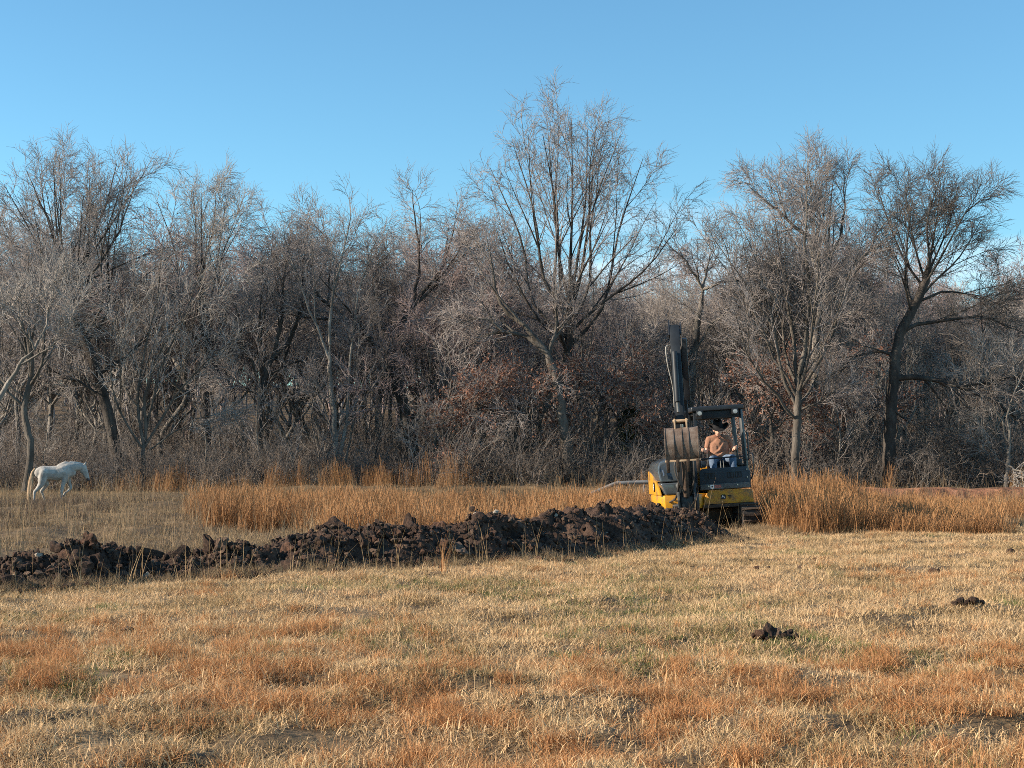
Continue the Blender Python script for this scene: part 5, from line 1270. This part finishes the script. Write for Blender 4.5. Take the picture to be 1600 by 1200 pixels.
# broom sedge: the tall orange grass
def sedge(seed, n, rad, h0, h1):
    V, F, t = blades(seed, n, rad, h0, h1, 0.0095, 0.12, 0.9, segs=4, tipw=0.6)
    V2, F2, t2 = blades(seed + 1, n, rad, h0 * 0.3, h1 * 0.7, 0.008, 0.28, 0.9, segs=3)
    return proto('sedge', mesh_np('sedge', np.concatenate([V, V2]), [np.concatenate([F, F2 + len(V)])], M['sedge'], True, {'tint': np.concatenate([t, t2])}))
T_sg = [sedge(420 + 3 * k, 26, 0.10, 0.55, 1.15) for k in range(6)]
X, D = [], []
def add(n, d0, d1, px0, px1, thr, seed, sc=0.35):
    d = gr.uniform(d0, d1, n); px = gr.uniform(px0, px1, n); x = (px - 800) / FPX * d
    keep = fbm(x * sc, d * sc * 0.8, seed, 3) > thr
    X.append(x[keep]); D.append(d[keep])
add(1700, 30.9, 41, 1150, 1440, 0.48, 201)
add(160, 29.6, 31.2, 1180, 1600, 0.45, 211)
add(900, 31.8, 48, 1400, 1680, 0.53, 202)
add(4600, 26.0, 42, 330, 1040, 0.46, 203)
add(500, 42, 56, 300, 1700, 0.56, 204)
add(420, 24, 40, 300, 420, 0.50, 205)
add(420, 58.5, 63, 0, 1700, 0.54, 206)
add(200, 53, 57.0, 1280, 1680, 0.50, 207)
x, d = np.concatenate(X), np.concatenate(D)
# keep clear of the pile, the machine and the hump
back = np.interp(x, cx, cy) + 0.75
ok_ = ~((x < cx[-1] + 0.6) & (d < back)) & ~((x > EX_LOC.x - 1.4) & (x < EX_LOC.x + 1.35) & (np.abs(d - EX_LOC.y) < 3.6)) & ~((x < 3.4) & (x > 1.6) & (d < 30.5))
x, d = x[ok_], d[ok_]
hsc = np.where(d > 57, 1.1, np.where(x > 4.5, 0.84 - 0.38 * sstep(1290, 1400, 800 + FPX * x / d), 0.60)) * gr.uniform(0.6, 1.15, len(x)) * (0.72 + 0.56 * fbm(x * 0.5, d * 0.5, 222, 3))
spread('broom_sedge', 'tall orange broom sedge standing behind the pile and right of the excavator', x, d, T_sg, 0.8, 1.2, hscale=hsc)
# rough grey brown grass on the hump and round the pond
T_rg = [tuft('rough_tuft', 'weed', 440 + k, 34, 0.14, 0.10, 0.32, 0.010, 0.5, 0.7, segs=2) for k in range(5)]
n = 9000
d = gr.uniform(24, 62, n); x = (gr.uniform(-80, 1680, n) - 800) / FPX * d
back = np.interp(x, cx, cy) + 0.7
keep = ~((x < cx[-1] + 0.6) & (d < back)) & ((x < 4) | (d > field_far(x) + 0.3)) & ~((np.abs(x - EX_LOC.x) < 1.2) & (np.abs(d - EX_LOC.y) < 1.6)) & ~((d > 56.6) & (d < 59.2) & (x > 8))
x, d = x[keep], d[keep]
spread('rough_grass', 'rough grey brown grass on the hump and behind the pile', x, d, T_rg, 0.6, 1.2, hscale=gr.uniform(0.4, 1.2, len(x)) * np.where(x < -5.5, 0.55, 0.9) * np.where((x < -10.2) & (d > 36) & (d < 49), 0.8, 1.0))
n = 1500
d = gr.uniform(31, 46.5, n); x = (gr.uniform(-60, 330, n) - 800) / FPX * d
keep = fbm(x * 0.5 + 8, d * 0.28, 231, 3) > 0.52
x, d = x[keep], d[keep]
spread('dead_forbs', 'low dark dead forbs in patches round the horse', x, d, [tuft('forb', 'forb', 450 + k, 26, 0.13, 0.14, 0.42, 0.010, 0.45, 0.6, segs=3) for k in range(4)], 0.6, 1.1, cat='weeds', hscale=gr.uniform(0.5, 1.1, len(x)))
T_tw = [tuft('thin_weed', 'weed', 460 + k, 9, 0.12, 0.45, 1.15, 0.009, 0.2, 0.9, segs=4) for k in range(4)]
n = 1000
d = gr.uniform(22.5, 62, n); x = (gr.uniform(-60, 1680, n) - 800) / FPX * d
back = np.interp(x, cx, cy) + 0.6
keep = ~((x < cx[-1] + 0.6) & (d < back)) & ((x < 4) | (d > field_far(x) + 0.3)) & ~((np.abs(x - EX_LOC.x) < 1.2) & (np.abs(d - EX_LOC.y) < 1.6))
keep &= ~((x < -10.5) & (d > 30) & (d < 47) & (gr.random(len(x)) < 0.75))
x, d = x[keep], d[keep]
spread('tall_weeds', 'tall thin dead weeds scattered before the wood', x, d, T_tw, 0.6, 1.2)
